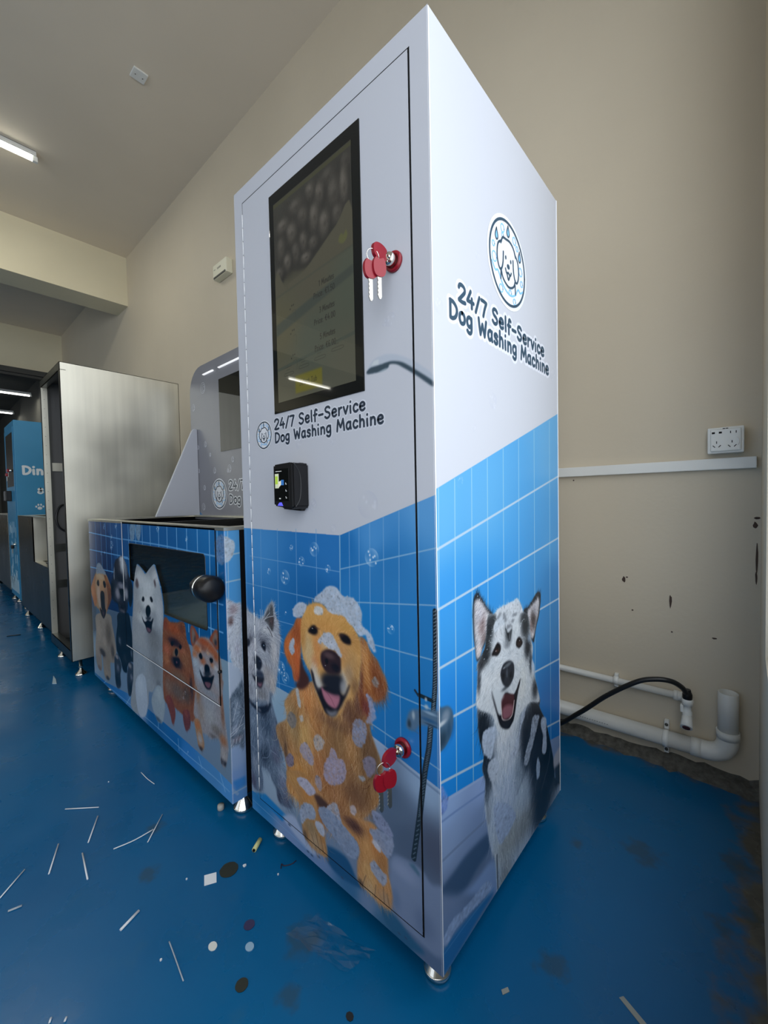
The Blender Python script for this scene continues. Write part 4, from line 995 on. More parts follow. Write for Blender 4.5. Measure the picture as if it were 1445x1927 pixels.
  ('F',[(454,481),(608,507),(640,449),(658,399),(673,333),(678,244),(653,290),(597,279),(562,251),(554,221),(499,215),(462,260),(429,280),(409,302),(412,361),(438,421)],[(517,368,-0.12,-0.99),(632,312,0.18,-0.98)],900,18,26,1),
  ('C',),
  ('P',[(369,237),(391,266),(429,277),(453,257),(475,229),(452,182),(455,131),(416,105),(381,110),(369,160)],(52,59,70),2,1,1),
  ('B',408,261,27,12,(143,140,145),0.8),
  ('B',420,208,22,18,(116,123,138),0.6),
  ('B',403,145,36,30,(28,35,44),0.85),
  ('F',[(369,237),(391,266),(429,277),(453,257),(475,229),(452,182),(455,131),(416,105),(381,110),(369,160)],[(419,202,0.19,-0.98),(606,224,0.19,-0.98)],350,16,28,1),
  ('C',),
  ('P',[(569,242),(580,269),(613,283),(644,277),(655,243),(645,218),(616,172),(613,138),(570,114),(553,140),(551,195)],(53,60,71),2,1,1),
  ('B',595,265,24,11,(144,142,146),0.8),
  ('B',613,215,19,16,(118,124,140),0.6),
  ('B',598,156,32,28,(29,36,45),0.85),
  ('F',[(569,242),(580,269),(613,283),(644,277),(655,243),(645,218),(616,172),(613,138),(570,114),(553,140),(551,195)],[(419,202,0.19,-0.98),(606,224,0.19,-0.98)],350,16,28,1),
  ('C',),
  ('P',[(442,734),(488,750),(524,764),(558,767),(588,750),(617,725),(630,694),(672,657),(682,616),(661,560),(636,545),(615,569),(593,517),(524,492),(473,494),(456,528),(407,532),(363,549),(361,608),(394,646),(419,698)],(40,44,54),2,1,1),
  ('B',552,724,49,41,(181,188,196),0.95),
  ('B',539,750,33,13,(175,181,189),0.9),
  ('B',483,712,34,22,(62,62,68),0.6),
  ('B',598,701,24,38,(116,122,132),0.8),
  ('B',418,689,12,20,(134,144,157),0.9),
  ('B',419,657,9,17,(124,134,147),0.8),
  ('B',509,648,42,22,(25,29,38),0.8),
  ('B',506,625,51,16,(99,99,112),0.8),
  ('B',462,580,38,31,(133,133,143),0.95),
  ('B',590,598,35,27,(143,145,155),0.95),
  ('B',523,622,37,16,(124,126,137),0.8),
  ('B',519,593,30,14,(19,21,29),0.9),
  ('B',513,539,34,19,(46,42,50),0.8),
  ('B',526,505,42,8,(100,94,98),0.7),
  ('B',649,600,30,40,(13,19,27),0.9),
  ('B',378,592,24,35,(15,19,27),0.8),
  ('F',[(442,734),(488,750),(524,764),(558,767),(588,750),(617,725),(630,694),(672,657),(682,616),(661,560),(636,545),(615,569),(593,517),(524,492),(473,494),(456,528),(407,532),(363,549),(361,608),(394,646),(419,698)],[(518,721,0.12,0.99),(466,575,-0.68,-0.73),(585,591,0.66,-0.75),(657,601,0.18,-0.98),(378,592,-0.4,-0.92)],1200,14,34,1),
  ('C',),
  ('P',[(495,602),(522,609),(547,609),(545,592),(519,583),(498,588)],(13,13,19),2,0,1),
  ('P',[(496,534),(529,533),(564,545),(553,524),(518,513),(498,521)],(27,23,29),2,0,1),
  ('P',[(740,742),(769,743),(811,729),(844,714),(881,736),(922,757),(951,757),(981,712),(1002,676),(1021,622),(1022,565),(1008,476),(1005,384),(1004,301),(988,267),(926,266),(869,222),(827,209),(806,140),(681,66),(587,80),(634,207),(647,322),(655,456),(682,570),(690,636),(713,703)],(138,144,150),2,1,1),
  ('B',859,657,105,51,(184,190,194),0.9),
  ('B',852,595,93,30,(197,201,203),0.8),
  ('B',778,688,57,31,(182,186,190),0.8),
  ('B',955,709,37,29,(186,190,194),0.8),
  ('B',962,641,37,49,(155,162,168),0.8),
  ('B',733,545,59,54,(152,154,156),0.7),
  ('B',816,518,83,26,(186,191,195),0.8),
  ('B',980,571,37,58,(173,177,183),0.7),
  ('B',749,426,87,54,(150,154,158),0.7),
  ('B',917,446,76,50,(114,116,119),0.8),
  ('B',734,289,88,82,(140,151,162),0.7),
  ('B',919,337,64,71,(116,120,125),0.8),
  ('B',939,272,25,20,(99,103,110),0.7),
  ('B',894,481,52,20,(102,104,109),0.5),
  ('F',[(740,742),(769,743),(811,729),(844,714),(881,736),(922,757),(951,757),(981,712),(1002,676),(1021,622),(1022,565),(1008,476),(1005,384),(1004,301),(988,267),(926,266),(869,222),(827,209),(806,140),(681,66),(587,80),(634,207),(647,322),(655,456),(682,570),(690,636),(713,703)],[(861,678,0.1,0.99),(734,556,-0.64,-0.77),(969,594,0.61,-0.79),(805,412,-0.1,-0.99),(874,274,0.03,-1.0)],2200,26,22,1),
  ('C',),
  ('P',[(719,661),(741,685),(760,661),(751,644),(729,644)],(95,85,87),4,0,1),
  ('P',[(932,697),(949,703),(956,680),(946,669)],(83,73,75),4,0,1),
  ('P',[(790,597),(804,613),(820,611),(820,599),(804,593)],(17,17,21),1.5,0,1),
  ('P',[(886,621),(903,626),(917,613),(907,605),(892,608)],(17,17,21),1.5,0,1),
  ('P',[(832,557),(841,576),(865,586),(884,580),(887,561),(874,544),(853,532),(837,540)],(17,19,25),2,0,1),
  ('P',[(785,528),(802,513),(823,509),(852,522),(886,523),(910,540),(913,535),(897,508),(889,486),(867,471),(840,474),(821,493),(795,509)],(22,22,30),1.5,0,1),
  ('P',[(835,488),(862,491),(885,487),(867,472),(843,474)],(98,75,85),1.5,0,1),
  ('P',[(825,527),(845,521),(879,527),(888,541),(856,535)],(42,46,55),4,0,1),
  ('P',[(665,205),(732,261),(790,261),(805,202),(807,150),(780,94),(711,65),(670,106)],(157,168,182),2,1,1),
  ('B',725,205,45,44,(171,182,193),0.7),
  ('F',[(665,205),(732,261),(790,261),(805,202),(807,150),(780,94),(711,65),(670,106)],[(722,177,0.18,-0.98)],400,18,16,1),
  ('C',),
  ('P',[(855,189),(902,248),(938,270),(970,270),(993,247),(998,203),(985,164),(963,125),(916,114),(891,132),(865,150)],(139,151,160),2,1,1),
  ('B',940,235,33,31,(156,165,172),0.7),
  ('B',917,124,40,10,(37,53,74),0.6),
  ('F',[(855,189),(902,248),(938,270),(970,270),(993,247),(998,203),(985,164),(963,125),(916,114),(891,132),(865,150)],[(938,214,0.03,-1.0)],420,18,16,1),
  ('C',),
  ('P',[(1028,561),(1051,567),(1084,557),(1149,567),(1185,577),(1210,576),(1220,551),(1225,522),(1247,497),(1259,466),(1266,439),(1277,404),(1289,376),(1291,342),(1269,293),(1270,251),(1240,228),(1161,227),(1088,230),(1008,223),(987,250),(988,321),(1000,383),(1002,442),(1012,514)],(124,80,54),2,1,1),
  ('B',1109,537,63,20,(146,79,43),0.9),
  ('B',1037,537,23,21,(125,66,43),0.8),
  ('B',1188,552,20,19,(104,64,39),0.8),
  ('B',1120,486,58,15,(40,29,37),0.9),
  ('B',1040,445,34,21,(163,98,72),0.8),
  ('B',1191,467,30,15,(153,96,73),0.8),
  ('B',1209,445,39,30,(130,93,65),0.8),
  ('B',1036,403,28,23,(154,104,69),0.8),
  ('B',1130,413,47,20,(30,30,39),0.9),
  ('B',1147,364,71,22,(113,93,75),0.8),
  ('B',1126,302,78,34,(95,86,79),0.85),
  ('B',1208,316,29,33,(77,68,61),0.8),
  ('B',1038,299,34,35,(121,103,90),0.7),
  ('B',1249,350,14,43,(47,40,40),0.7),
  ('F',[(1028,561),(1051,567),(1084,557),(1149,567),(1185,577),(1210,576),(1220,551),(1225,522),(1247,497),(1259,466),(1266,439),(1277,404),(1289,376),(1291,342),(1269,293),(1270,251),(1240,228),(1161,227),(1088,230),(1008,223),(987,250),(988,321),(1000,383),(1002,442),(1012,514)],[(1109,537,0.09,1.0),(1026,424,-0.66,-0.75),(1210,456,0.73,-0.68),(1131,360,-0.09,-1.0),(1151,299,-0.08,-1.0)],2200,20,34,1),
  ('C',),
  ('P',[(1082,473),(1094,485),(1107,483),(1106,474),(1092,467)],(16,14,18),2,0,1),
  ('P',[(1157,479),(1168,488),(1180,486),(1177,477),(1164,472)],(16,14,18),2,0,1),
  ('P',[(1101,442),(1119,464),(1141,471),(1155,459),(1154,441),(1132,431),(1105,429)],(120,99,81),3,0,1),
  ('P',[(1118,452),(1127,464),(1140,466),(1147,457),(1141,445),(1130,437),(1120,442)],(18,16,21),2,0,1),
  ('P',[(1105,425),(1153,436),(1157,420),(1140,400),(1118,397),(1106,409)],(28,25,34),3,0,1),
  ('P',[(1123,418),(1141,420),(1138,411),(1127,408)],(93,69,78),2,0,1),
  ('P',[(1005,238),(1037,260),(1067,257),(1093,229),(1097,201),(1082,167),(1064,158),(1049,185),(1027,212)],(112,64,53),2,1,1),
  ('B',1035,245,18,15,(136,77,59),0.6),
  ('F',[(1005,238),(1037,260),(1067,257),(1093,229),(1097,201),(1082,167),(1064,158),(1049,185),(1027,212)],[(1074,208,0.42,-0.91)],300,16,20,1),
  ('C',),
  ('P',[(1167,239),(1195,255),(1221,257),(1229,233),(1224,203),(1199,178),(1183,179),(1169,202)],(102,60,55),2,1,1),
  ('B',1193,241,16,14,(138,78,60),0.6),
  ('F',[(1167,239),(1195,255),(1221,257),(1229,233),(1224,203),(1199,178),(1183,179),(1169,202)],[(1074,208,0.42,-0.91)],300,16,20,1),
  ('C',),
  ('U',1194,317,8,0.3),
  ('U',1176,293,8,0.3),
  ('U',1197,98,8,0.3),
  ('P',[(1301,398),(1473,445),(1474,412),(1476,376),(1485,325),(1494,284),(1500,250),(1502,229),(1487,178),(1470,157),(1446,171),(1449,210),(1442,238),(1408,231),(1390,220),(1354,222),(1316,217),(1309,242),(1261,257),(1265,298),(1278,347)],(137,134,137),2,1,1),
  ('B',1298,359,19,44,(140,99,67),0.8),
  ('B',1469,400,16,51,(127,77,52),0.8),
  ('B',1380,341,44,43,(144,148,155),0.8),
  ('B',1321,290,28,35,(135,122,112),0.7),
  ('B',1385,290,52,34,(150,152,154),0.7),
  ('B',1427,263,34,17,(107,100,95),0.8),
  ('B',1403,233,26,8,(84,79,77),0.7),
  ('B',1472,328,12,41,(122,92,74),0.8),
  ('B',1471,247,24,18,(148,101,68),0.8),
  ('B',1472,202,20,18,(152,147,144),0.8),
  ('B',1478,172,20,10,(36,36,43),0.8),
  ('B',1454,172,5,12,(34,34,41),0.7),
  ('F',[(1301,398),(1473,445),(1474,412),(1476,376),(1485,325),(1494,284),(1500,250),(1502,229),(1487,178),(1470,157),(1446,171),(1449,210),(1442,238),(1408,231),(1390,220),(1354,222),(1316,217),(1309,242),(1261,257),(1265,298),(1278,347)],[(1297,348,-0.08,-1.0),(1378,309,-0.07,-1.0),(1469,278,0.14,-0.99)],1700,22,22,1),
  ('C',),
  ('P',[(1260,239),(1281,252),(1305,252),(1317,228),(1325,204),(1333,186),(1327,164),(1307,149),(1288,157),(1280,174),(1268,210)],(149,117,89),2,1,1),
  ('B',1284,235,19,15,(164,106,65),0.8),
  ('B',1300,190,19,18,(152,157,164),0.8),
  ('B',1307,155,19,9,(31,33,45),0.8),
  ('F',[(1260,239),(1281,252),(1305,252),(1317,228),(1325,204),(1333,186),(1327,164),(1307,149),(1288,157),(1280,174),(1268,210)],[(1296,204,0.39,-0.92)],450,16,18,1),
  ('C',),
  ('P',[(1271,503),(1291,524),(1329,548),(1364,557),(1398,559),(1422,548),(1452,532),(1466,513),(1476,483),(1477,436),(1470,396),(1429,370),(1367,353),(1314,353),(1285,381),(1274,424),(1271,465)],(137,131,133),2,1,1),
  ('B',1358,538,55,14,(153,82,48),0.95),
  ('B',1308,506,31,14,(163,98,57),0.9),
  ('B',1357,518,25,12,(130,72,46),0.7),
  ('B',1412,526,32,15,(152,87,53),0.9),
  ('B',1443,512,19,17,(147,86,53),0.9),
  ('B',1288,481,18,12,(170,107,68),0.8),
  ('B',1349,474,21,12,(154,93,60),0.8),
  ('B',1416,477,16,9,(155,105,72),0.8),
  ('B',1386,508,10,6,(185,153,127),0.8),
  ('B',1332,506,10,6,(191,141,107),0.7),
  ('B',1295,454,27,20,(155,166,177),0.9),
  ('B',1319,421,35,27,(148,159,172),0.9),
  ('B',1339,447,17,12,(164,171,180),0.8),
  ('B',1440,471,19,11,(167,169,173),0.8),
  ('B',1445,436,23,29,(140,147,156),0.8),
  ('B',1466,451,9,38,(117,84,64),0.7),
  ('B',1389,375,65,12,(129,136,145),0.7),
  ('F',[(1271,503),(1291,524),(1329,548),(1364,557),(1398,559),(1422,548),(1452,532),(1466,513),(1476,483),(1477,436),(1470,396),(1429,370),(1367,353),(1314,353),(1285,381),(1274,424),(1271,465)],[(1358,542,0.07,1.0),(1295,456,-0.62,-0.79),(1449,485,0.69,-0.73),(1368,385,-0.07,-1.0)],1700,16,18,1),
  ('C',),
  ('P',[(1268,579),(1291,577),(1308,564),(1325,549),(1301,530),(1281,509),(1263,513),(1256,552)],(135,75,52),2,0,1),
  ('P',[(1271,565),(1286,568),(1298,554),(1299,538),(1282,517),(1271,523)],(118,105,99),3,0,1),
  ('P',[(1298,554),(1299,538),(1282,517),(1288,537)],(56,52,54),4,0,1),
  ('P',[(1445,599),(1461,596),(1463,572),(1460,538),(1445,534),(1422,548),(1402,557),(1420,579)],(135,76,52),2,0,1),
  ('P',[(1440,587),(1454,586),(1454,563),(1449,545),(1434,549),(1422,558)],(118,106,99),3,0,1),
  ('P',[(1454,563),(1449,545),(1434,549),(1439,567)],(57,52,55),4,0,1),
  ('P',[(1320,487),(1334,497),(1344,491),(1346,481),(1335,476),(1324,478)],(16,14,16),2,0,1),
  ('P',[(1397,492),(1408,498),(1422,496),(1419,486),(1405,481)],(17,14,17),2,0,1),
  ('P',[(1359,455),(1366,465),(1383,469),(1395,462),(1396,448),(1385,432),(1368,431),(1360,441)],(19,19,26),2,0,1),
  ('P',[(1321,439),(1329,431),(1346,419),(1372,430),(1397,431),(1425,445),(1417,425),(1399,394),(1381,385),(1360,387),(1340,405),(1326,424)],(22,22,28),2,0,1),
  ('P',[(1357,404),(1400,412),(1395,397),(1382,389),(1365,392)],(105,76,85),2,0,1),
  ('P',[(1351,428),(1372,427),(1397,435),(1408,446),(1394,448),(1364,440)],(46,50,57),5,0,1),
 ],
 'Q':[
  ('G',[(7,941),(69,937),(67,10),(-23,63)],[(32,914,85,154,209),(27,748,79,151,209),(18,482,88,156,209),(4,81,84,147,209)]),
  ('L',[(4,841),(70,847)],5,(161,190,209),0.8),
  ('L',[(1,759),(67,762)],5,(161,190,209),0.8),
  ('L',[(-2,664),(64,663)],5,(161,190,209),0.8),
  ('L',[(12,932),(-3,68)],3,(161,190,209),0.8),
  ('G',[(-7,515),(54,484),(66,-7),(-23,46)],[(16,415,175,189,209),(11,282,164,182,209),(8,198,147,172,209),(6,131,126,159,209),(4,81,92,148,209)]),
  ('L',[(-7,117),(18,83)],8,(149,177,209),0.7),
  ('L',[(-8,94),(48,92)],5,(154,182,209),0.8),
  ('P',[(1,132),(47,127),(47,99),(13,98)],(65,137,209),4,0,1),
  ('O',[(-2,896),(20,891),(34,874),(30,848),(17,827),(1,819),(-5,826)],(186,197,209),0.5),
  ('P',[(-8,707),(7,704),(26,690),(37,687),(49,679),(51,560),(50,467),(42,466),(33,484),(19,495),(10,509),(3,537),(-5,575),(-12,595)],(187,195,209),2,1,1),
  ('B',21,670,15,18,(153,137,143),0.8),
  ('B',12,636,9,14,(99,79,79),0.9),
  ('B',10,692,11,7,(199,199,209),0.7),
  ('B',30,602,11,27,(190,197,209),0.7),
  ('B',32,546,9,21,(168,168,187),0.6),
  ('B',15,569,11,18,(190,197,209),0.7),
  ('B',1,540,7,10,(90,150,209),0.7),
  ('F',[(-8,707),(7,704),(26,690),(37,687),(49,679),(51,560),(50,467),(42,466),(33,484),(19,495),(10,509),(3,537),(-5,575),(-12,595)],[(9,662,0.95,0.3),(26,603,-0.46,-0.89),(24,530,0.07,-1.0)],1400,16,40,1),
  ('C',),
  ('P',[(2,395),(9,406),(19,414),(30,422),(48,423),(46,226),(26,242),(9,244),(-3,246),(-7,282),(-12,311),(-18,382)],(102,118,137),2,1,1),
  ('B',-9,351,9,46,(30,36,47),0.9),
  ('B',24,343,12,47,(143,161,183),0.7),
  ('B',19,293,12,15,(178,188,209),0.7),
  ('B',24,260,18,9,(137,128,141),0.8),
  ('B',28,394,12,15,(72,88,105),0.8),
  ('F',[(2,395),(9,406),(19,414),(30,422),(48,423),(46,226),(26,242),(9,244),(-3,246),(-7,282),(-12,311),(-18,382)],[(21,374,0.14,0.99),(19,316,-0.49,-0.87)],1400,20,50,1),
  ('C',),
  ('L',[(-6,280),(19,290),(44,298)],2.5,(185,194,209),0.85),
  ('L',[(-4,273),(23,286),(45,326)],2.5,(185,194,209),0.85),
  ('L',[(-5,245),(5,248),(8,264)],2.5,(185,194,209),0.85),
  ('L',[(18,246),(20,260)],2.5,(185,194,209),0.85),
  ('L',[(30,244),(32,256)],2.5,(185,194,209),0.85),
  ('L',[(10,321),(26,372)],2.5,(185,194,209),0.85),
 ],
}
class Canvas:
    """paints the printed vinyl artwork of one sheet panel (sRGB floats, row 0 at the bottom)"""
    def __init__(s, w, z0, z1, res, base):
        s.res=res; s.z0=z0; s.nu=int(round(w/res))+1; s.nv=int(round((z1-z0)/res))+1
        s.a=np.empty((s.nv,s.nu,3),np.float32); s.a[:]=np.array(base,np.float32)/255
        s.clip=None; s.rng=np.random.default_rng(7)
    def xy(s,p): return np.array([((u/s.res),((v-s.z0)/s.res)) for u,v in p],float)
    @staticmethod
    def smooth(p,n=4):
        q=[];m=len(p)
        for i in range(m):
            a,b,c,d=p[i-1],p[i],p[(i+1)%m],p[(i+2)%m]
            for k in range(n):
                t=k/n
                q.append(.5*(2*b+(c-a)*t+(2*a-5*b+4*c-d)*t*t+(3*b-a-3*c+d)*t**3))
        return np.array(q)
    def mask(s,p,soft=0,sm=1,pad=2):
        if sm and len(p)>4: p=s.smooth(p)
        r=int(soft/s.res)+pad
        x0=max(0,int(p[:,0].min())-r);x1=min(s.nu,int(p[:,0].max())+r+2);y0=max(0,int(p[:,1].min())-r);y1=min(s.nv,int(p[:,1].max())+r+2)
        if x1<=x0 or y1<=y0: return None
        m=np.zeros((y1-y0,x1-x0),np.float32)
        for sub in (.25,.75):
            for j in range(y0,y1):
                y=j-.5+sub; xs=[]
                a=p;b=np.roll(p,-1,0)
                h=((a[:,1]<=y)&(b[:,1]>y))|((b[:,1]<=y)&(a[:,1]>y))
                if not h.any(): continue
                xs=np.sort(a[h,0]+(y-a[h,1])/(b[h,1]-a[h,1])*(b[h,0]-a[h,0]))
                g=np.arange(x0,x1)
                for k in range(0,len(xs)-1,2):
                    m[j-y0]+=.5*np.clip(np.minimum(g+.5,xs[k+1])-np.maximum(g-.5,xs[k]),0,1)
        k=int(round(soft/s.res))
        if k>0: m=s.blur(m,k)
        return x0,y0,x1,y1,m
    @staticmethod
    def blur(m,k):
        for _ in range(2):
            for ax in (0,1):
                q=np.pad(m,[(k+1,k) if i==ax else (0,0) for i in (0,1)],mode='edge').cumsum(ax)
                n=m.shape[ax]; m=(np.take(q,range(2*k+1,2*k+1+n),ax)-np.take(q,range(0,n),ax))/(2*k+1)
        return m
    def mix(s,x0,y0,x1,y1,m,c):
        if s.clip is not None: m=m*s.clip[y0:y1,x0:x1]
        t=s.a[y0:y1,x0:x1]; t+= m[...,None]*(np.asarray(c,np.float32)-t)
    def P(s,pts,c,soft,clip,sm):
        r=s.mask(s.xy(pts),soft,sm)
        if clip: s.clip=np.zeros((s.nv,s.nu),np.float32)
        if r is None: return
        x0,y0,x1,y1,m=r
        if clip: 
            s.clip[y0:y1,x0:x1]=m; t=s.a[y0:y1,x0:x1]; t+=m[...,None]*(np.array(c,np.float32)/255-t)
        else: s.mix(x0,y0,x1,y1,m,np.array(c)/255)
    def C(s): s.clip=None
    def B(s,u,v,ru,rv,c,a):
        x,y=s.xy([(u,v)])[0];rx=max(ru/s.res,.6);ry=max(rv/s.res,.6)
        x0=max(0,int(x-2*rx));x1=min(s.nu,int(x+2*rx)+2);y0=max(0,int(y-2*ry));y1=min(s.nv,int(y+2*ry)+2)
        if x1<=x0 or y1<=y0: return
        gx=((np.arange(x0,x1)-x)/rx)**2;gy=((np.arange(y0,y1)-y)/ry)**2
        d=gx[None]+gy[:,None]; m=a*np.exp(-d**1.5*.9).astype(np.float32)
        s.mix(x0,y0,x1,y1,m,np.array(c)/255)
    def L(s,pts,w,c,a):
        p=s.xy(pts)
        if len(p)>2:
            e=np.vstack([2*p[0]-p[1],p,2*p[-1]-p[-2]]);q=[]
            for i in range(1,len(e)-2):
                for k in range(6):
                    t=k/6;A,Bb,Cc,D=e[i-1],e[i],e[i+1],e[i+2]
                    q.append(.5*(2*Bb+(Cc-A)*t+(2*A-5*Bb+4*Cc-D)*t*t+(3*Bb-A-3*Cc+D)*t**3))
            p=np.array(q+[p[-1]])
        r=w/2/s.res
        x0=max(0,int(p[:,0].min()-r)-2);x1=min(s.nu,int(p[:,0].max()+r)+3);y0=max(0,int(p[:,1].min()-r)-2);y1=min(s.nv,int(p[:,1].max()+r)+3)
        if x1<=x0 or y1<=y0: return
        m=np.zeros((y1-y0,x1-x0),np.float32)
        for i in range(len(p)-1):
            A=p[i];d=p[i+1]-A;l2=max((d**2).sum(),1e-6)
            X0=max(x0,int(min(A[0],p[i+1][0])-r)-2);X1=min(x1,int(max(A[0],p[i+1][0])+r)+3);Y0=max(y0,int(min(A[1],p[i+1][1])-r)-2);Y1=min(y1,int(max(A[1],p[i+1][1])+r)+3)
            if X1<=X0 or Y1<=Y0: continue
            gx=np.arange(X0,X1)[None]-A[0];gy=np.arange(Y0,Y1)[:,None]-A[1]
            t=np.clip((gx*d[0]+gy*d[1])/l2,0,1);dd=np.hypot(gx-t*d[0],gy-t*d[1])
            v=m[Y0-y0:Y1-y0,X0-x0:X1-x0]; np.maximum(v,np.clip(r+.5-dd,0,1)*min(1,2*r),out=v)
        s.mix(x0,y0,x1,y1,m*a,np.array(c)/255)
    def F(s,pts,A,n,ln,jit,w):
        r=s.mask(s.xy(pts),0)
        if r is None: return
        x0,y0,x1,y1,m=r; iy,ix=np.nonzero(m>.3)
        if len(ix)==0: return
        area=len(ix); n=int(n*max(1,(1.2/s.res)))
        k=s.rng.integers(0,len(ix),n);X=ix[k]+x0+s.rng.random(n);Y=iy[k]+y0+s.rng.random(n)
        an=np.array([(*s.xy([(q[0],q[1])])[0],q[2],q[3]) for q in A])
        col=s.a[iy[k]+y0,ix[k]+x0].copy()
        j=(s.rng.normal(0,jit/255,n))[:,None]; col=np.clip(col+j*(.35+.9*col.mean(1,keepdims=True)),0.02,.95)
        dx=np.zeros(n);dy=np.zeros(n);
        for q in an:
            wt=1/(((X-q[0])**2+(Y-q[1])**2)+9);dx+=wt*q[2];dy+=wt*q[3]
        th=np.arctan2(dy,dx)+s.rng.normal(0,.22,n);bend=s.rng.normal(0,.02,n)
        steps=max(3,int(ln/s.res)); life=s.rng.uniform(.35,1,n)*steps
        for t in range(steps):
            X=X+np.cos(th);Y=Y+np.sin(th);th=th+bend
            al=.62*np.clip(1-t/life,0,1)
            xi=X.astype(int);yi=Y.astype(int);ok=(xi>=0)&(xi<s.nu)&(yi>=0)&(yi<s.nv)&(al>.02)
            o=s.a[yi[ok],xi[ok]];s.a[yi[ok],xi[ok]]=o+al[ok,None]*(col[ok]-o)
    def O(s,pts,c,sp):
        p=s.xy(pts);r=s.mask(p,max(1.5,s.res))
        if r is None: return
        x0,y0,x1,y1,m=r;h,w=m.shape;rg=s.rng
        nz=s.blur(rg.random((h,w)).astype(np.float32),max(1,int(4/s.res)));nz=(nz-nz.mean())/(nz.std()+1e-6)
        edge=m-s.blur(m,max(1,int(5/s.res)))
        cc=np.array(c,np.float32)/255; k=cc[None,None]*(1+.035*nz[...,None]+.10*np.clip(edge,0,1)[...,None]-.0)
        cl=s.clip; s.clip=None
        s.mix(x0,y0,x1,y1,m*(.62 if sp>=.6 else .9),np.clip(k,0,1)); s.clip=cl
        iy,ix=np.nonzero(m>.45); n=min(900,int(len(ix)*s.res**2/14))
        for _ in range(n):
            q=rg.integers(0,len(ix));rad=rg.uniform(.9,3.4)*(1 if rg.random()<.85 else 1.6)
            u=(ix[q]+x0)*s.res;v=(iy[q]+y0)*s.res+s.z0; g=rg.uniform(.84,1.06) if rg.random()>.12*sp+.02 else rg.uniform(.55,.75)
            s.B(u,v,rad,rad*rg.uniform(.8,1.3),tuple(min(250,int(x*g)) for x in c),.5)
            if rg.random()<.25: s.B(u-rad*.4,v+rad*.5,max(.7,rad*.35),max(.7,rad*.35),tuple(min(245,int(x*1.1)) for x in c),.7)
    def U(s,u,v,r,a):
        x,y=s.xy([(u,v)])[0];R=r/s.res;x0=max(0,int(x-R-2));x1=min(s.nu,int(x+R+3));y0=max(0,int(y-R-2));y1=min(s.nv,int(y+R+3))
        if x1<=x0 or y1<=y0: return
        gx=np.arange(x0,x1)[None]-x;gy=np.arange(y0,y1)[:,None]-y;d=np.hypot(gx,gy)/R
        dark=s.a[y0:y1,x0:x1].mean()>.6
        m=np.clip((1-d)*R,0,1)*(.25+.75*np.clip(d,0,1)**3); ang=np.arctan2(gy,gx); m*=.55+.45*np.cos(2*(ang-.8))
        s.mix(x0,y0,x1,y1,(m*a).astype(np.float32),np.array((150,158,190) if dark else (200,220,240))/255)
        for _ in range(int(6)):
            t=s.rng.uniform(0,6.28);q=s.rng.uniform(.2,.8)*r
            s.B(u+q*np.cos(t),v+q*np.sin(t),r*.09+.4,r*.11+.4,(236,242,250) if not dark else (225,228,240),min(1,a*1.5))
    def G(s,pts,st):
        r=s.mask(s.xy(pts),0,0)
        if r is None: return
        x0,y0,x1,y1,m=r;num=0;den=0
        for u,v,cr,cg,cb in st:
            x,y=s.xy([(u,v)])[0];w=1/(((np.arange(x0,x1)[None]-x)**2+(np.arange(y0,y1)[:,None]-y)**2)*s.res**2+400.)**1.5
            num=num+w[...,None]*np.array([cr,cg,cb])/255;den=den+w
        s.mix(x0,y0,x1,y1,m,num/den[...,None])
    def run(s,ops):
        for o in ops: getattr(s,o[0])(*o[1:])
        return s
# ---------------------------------------------------------------- painted artwork on the sheet panels
def to_lin(a): return np.where(a<.04045,a/12.92,((np.clip(a,0,1)+.055)/1.055)**2.4)
def print_mesh(name,cv,org,ux,vx,keep,m,parent,u0=0,u1=None,v0=None,v1=None,step=1):
    """a thin printed sheet: one vertex per paint cell, colour stored on the vertices"""
    res=cv.res; v0=cv.z0 if v0 is None else v0
    iu0=int(round(u0/res)); iu1=cv.nu-1 if u1 is None else int(round(u1/res)); iv0=int(round((v0-cv.z0)/res)); iv1=cv.nv-1 if v1 is None else int(round((v1-cv.z0)/res))
    iu=np.arange(iu0,iu1+1,step); iv=np.arange(iv0,iv1+1,step); U,V=np.meshgrid(iu,iv); nu,nv=len(iu),len(iv)
    uu=U.ravel()*res/1000; vv=(V.ravel()*res+cv.z0)/1000
    off=ORG[parent.name]; co=np.array(org)-np.array(off)+uu[:,None]*np.array(ux)+vv[:,None]*np.array(vx)
    idx=np.arange(nu*nv).reshape(nv,nu); q=np.stack([idx[:-1,:-1],idx[:-1,1:],idx[1:,1:],idx[1:,:-1]],-1).reshape(-1,4)
    if keep is not None:
        cu=uu[q].mean(1)*1000; cw=vv[q].mean(1)*1000; q=q[keep(cu,cw)]
    me=bpy.data.meshes.new(name); me.vertices.add(len(co)); me.vertices.foreach_set('co',co.astype(np.float32).ravel())
    me.loops.add(q.size); me.loops.foreach_set('vertex_index',q.ravel().astype(np.int32))
    me.polygons.add(len(q)); me.polygons.foreach_set('loop_start',np.arange(0,q.size,4,dtype=np.int32)); me.polygons.foreach_set('loop_total',np.full(len(q),4,dtype=np.int32))
    me.update(calc_edges=True)
    at=me.color_attributes.new('print','FLOAT_COLOR','POINT'); col=np.ones((len(co),4),np.float32); col[:,:3]=to_lin(cv.a[V.ravel(),U.ravel()]); at.data.foreach_set('color',col.ravel())
    me.materials.append(m); o=bpy.data.objects.new(name,me); C.objects.link(o); o.parent=parent; ORG[o.name]=off; return o
WHITE=(192,195,204)

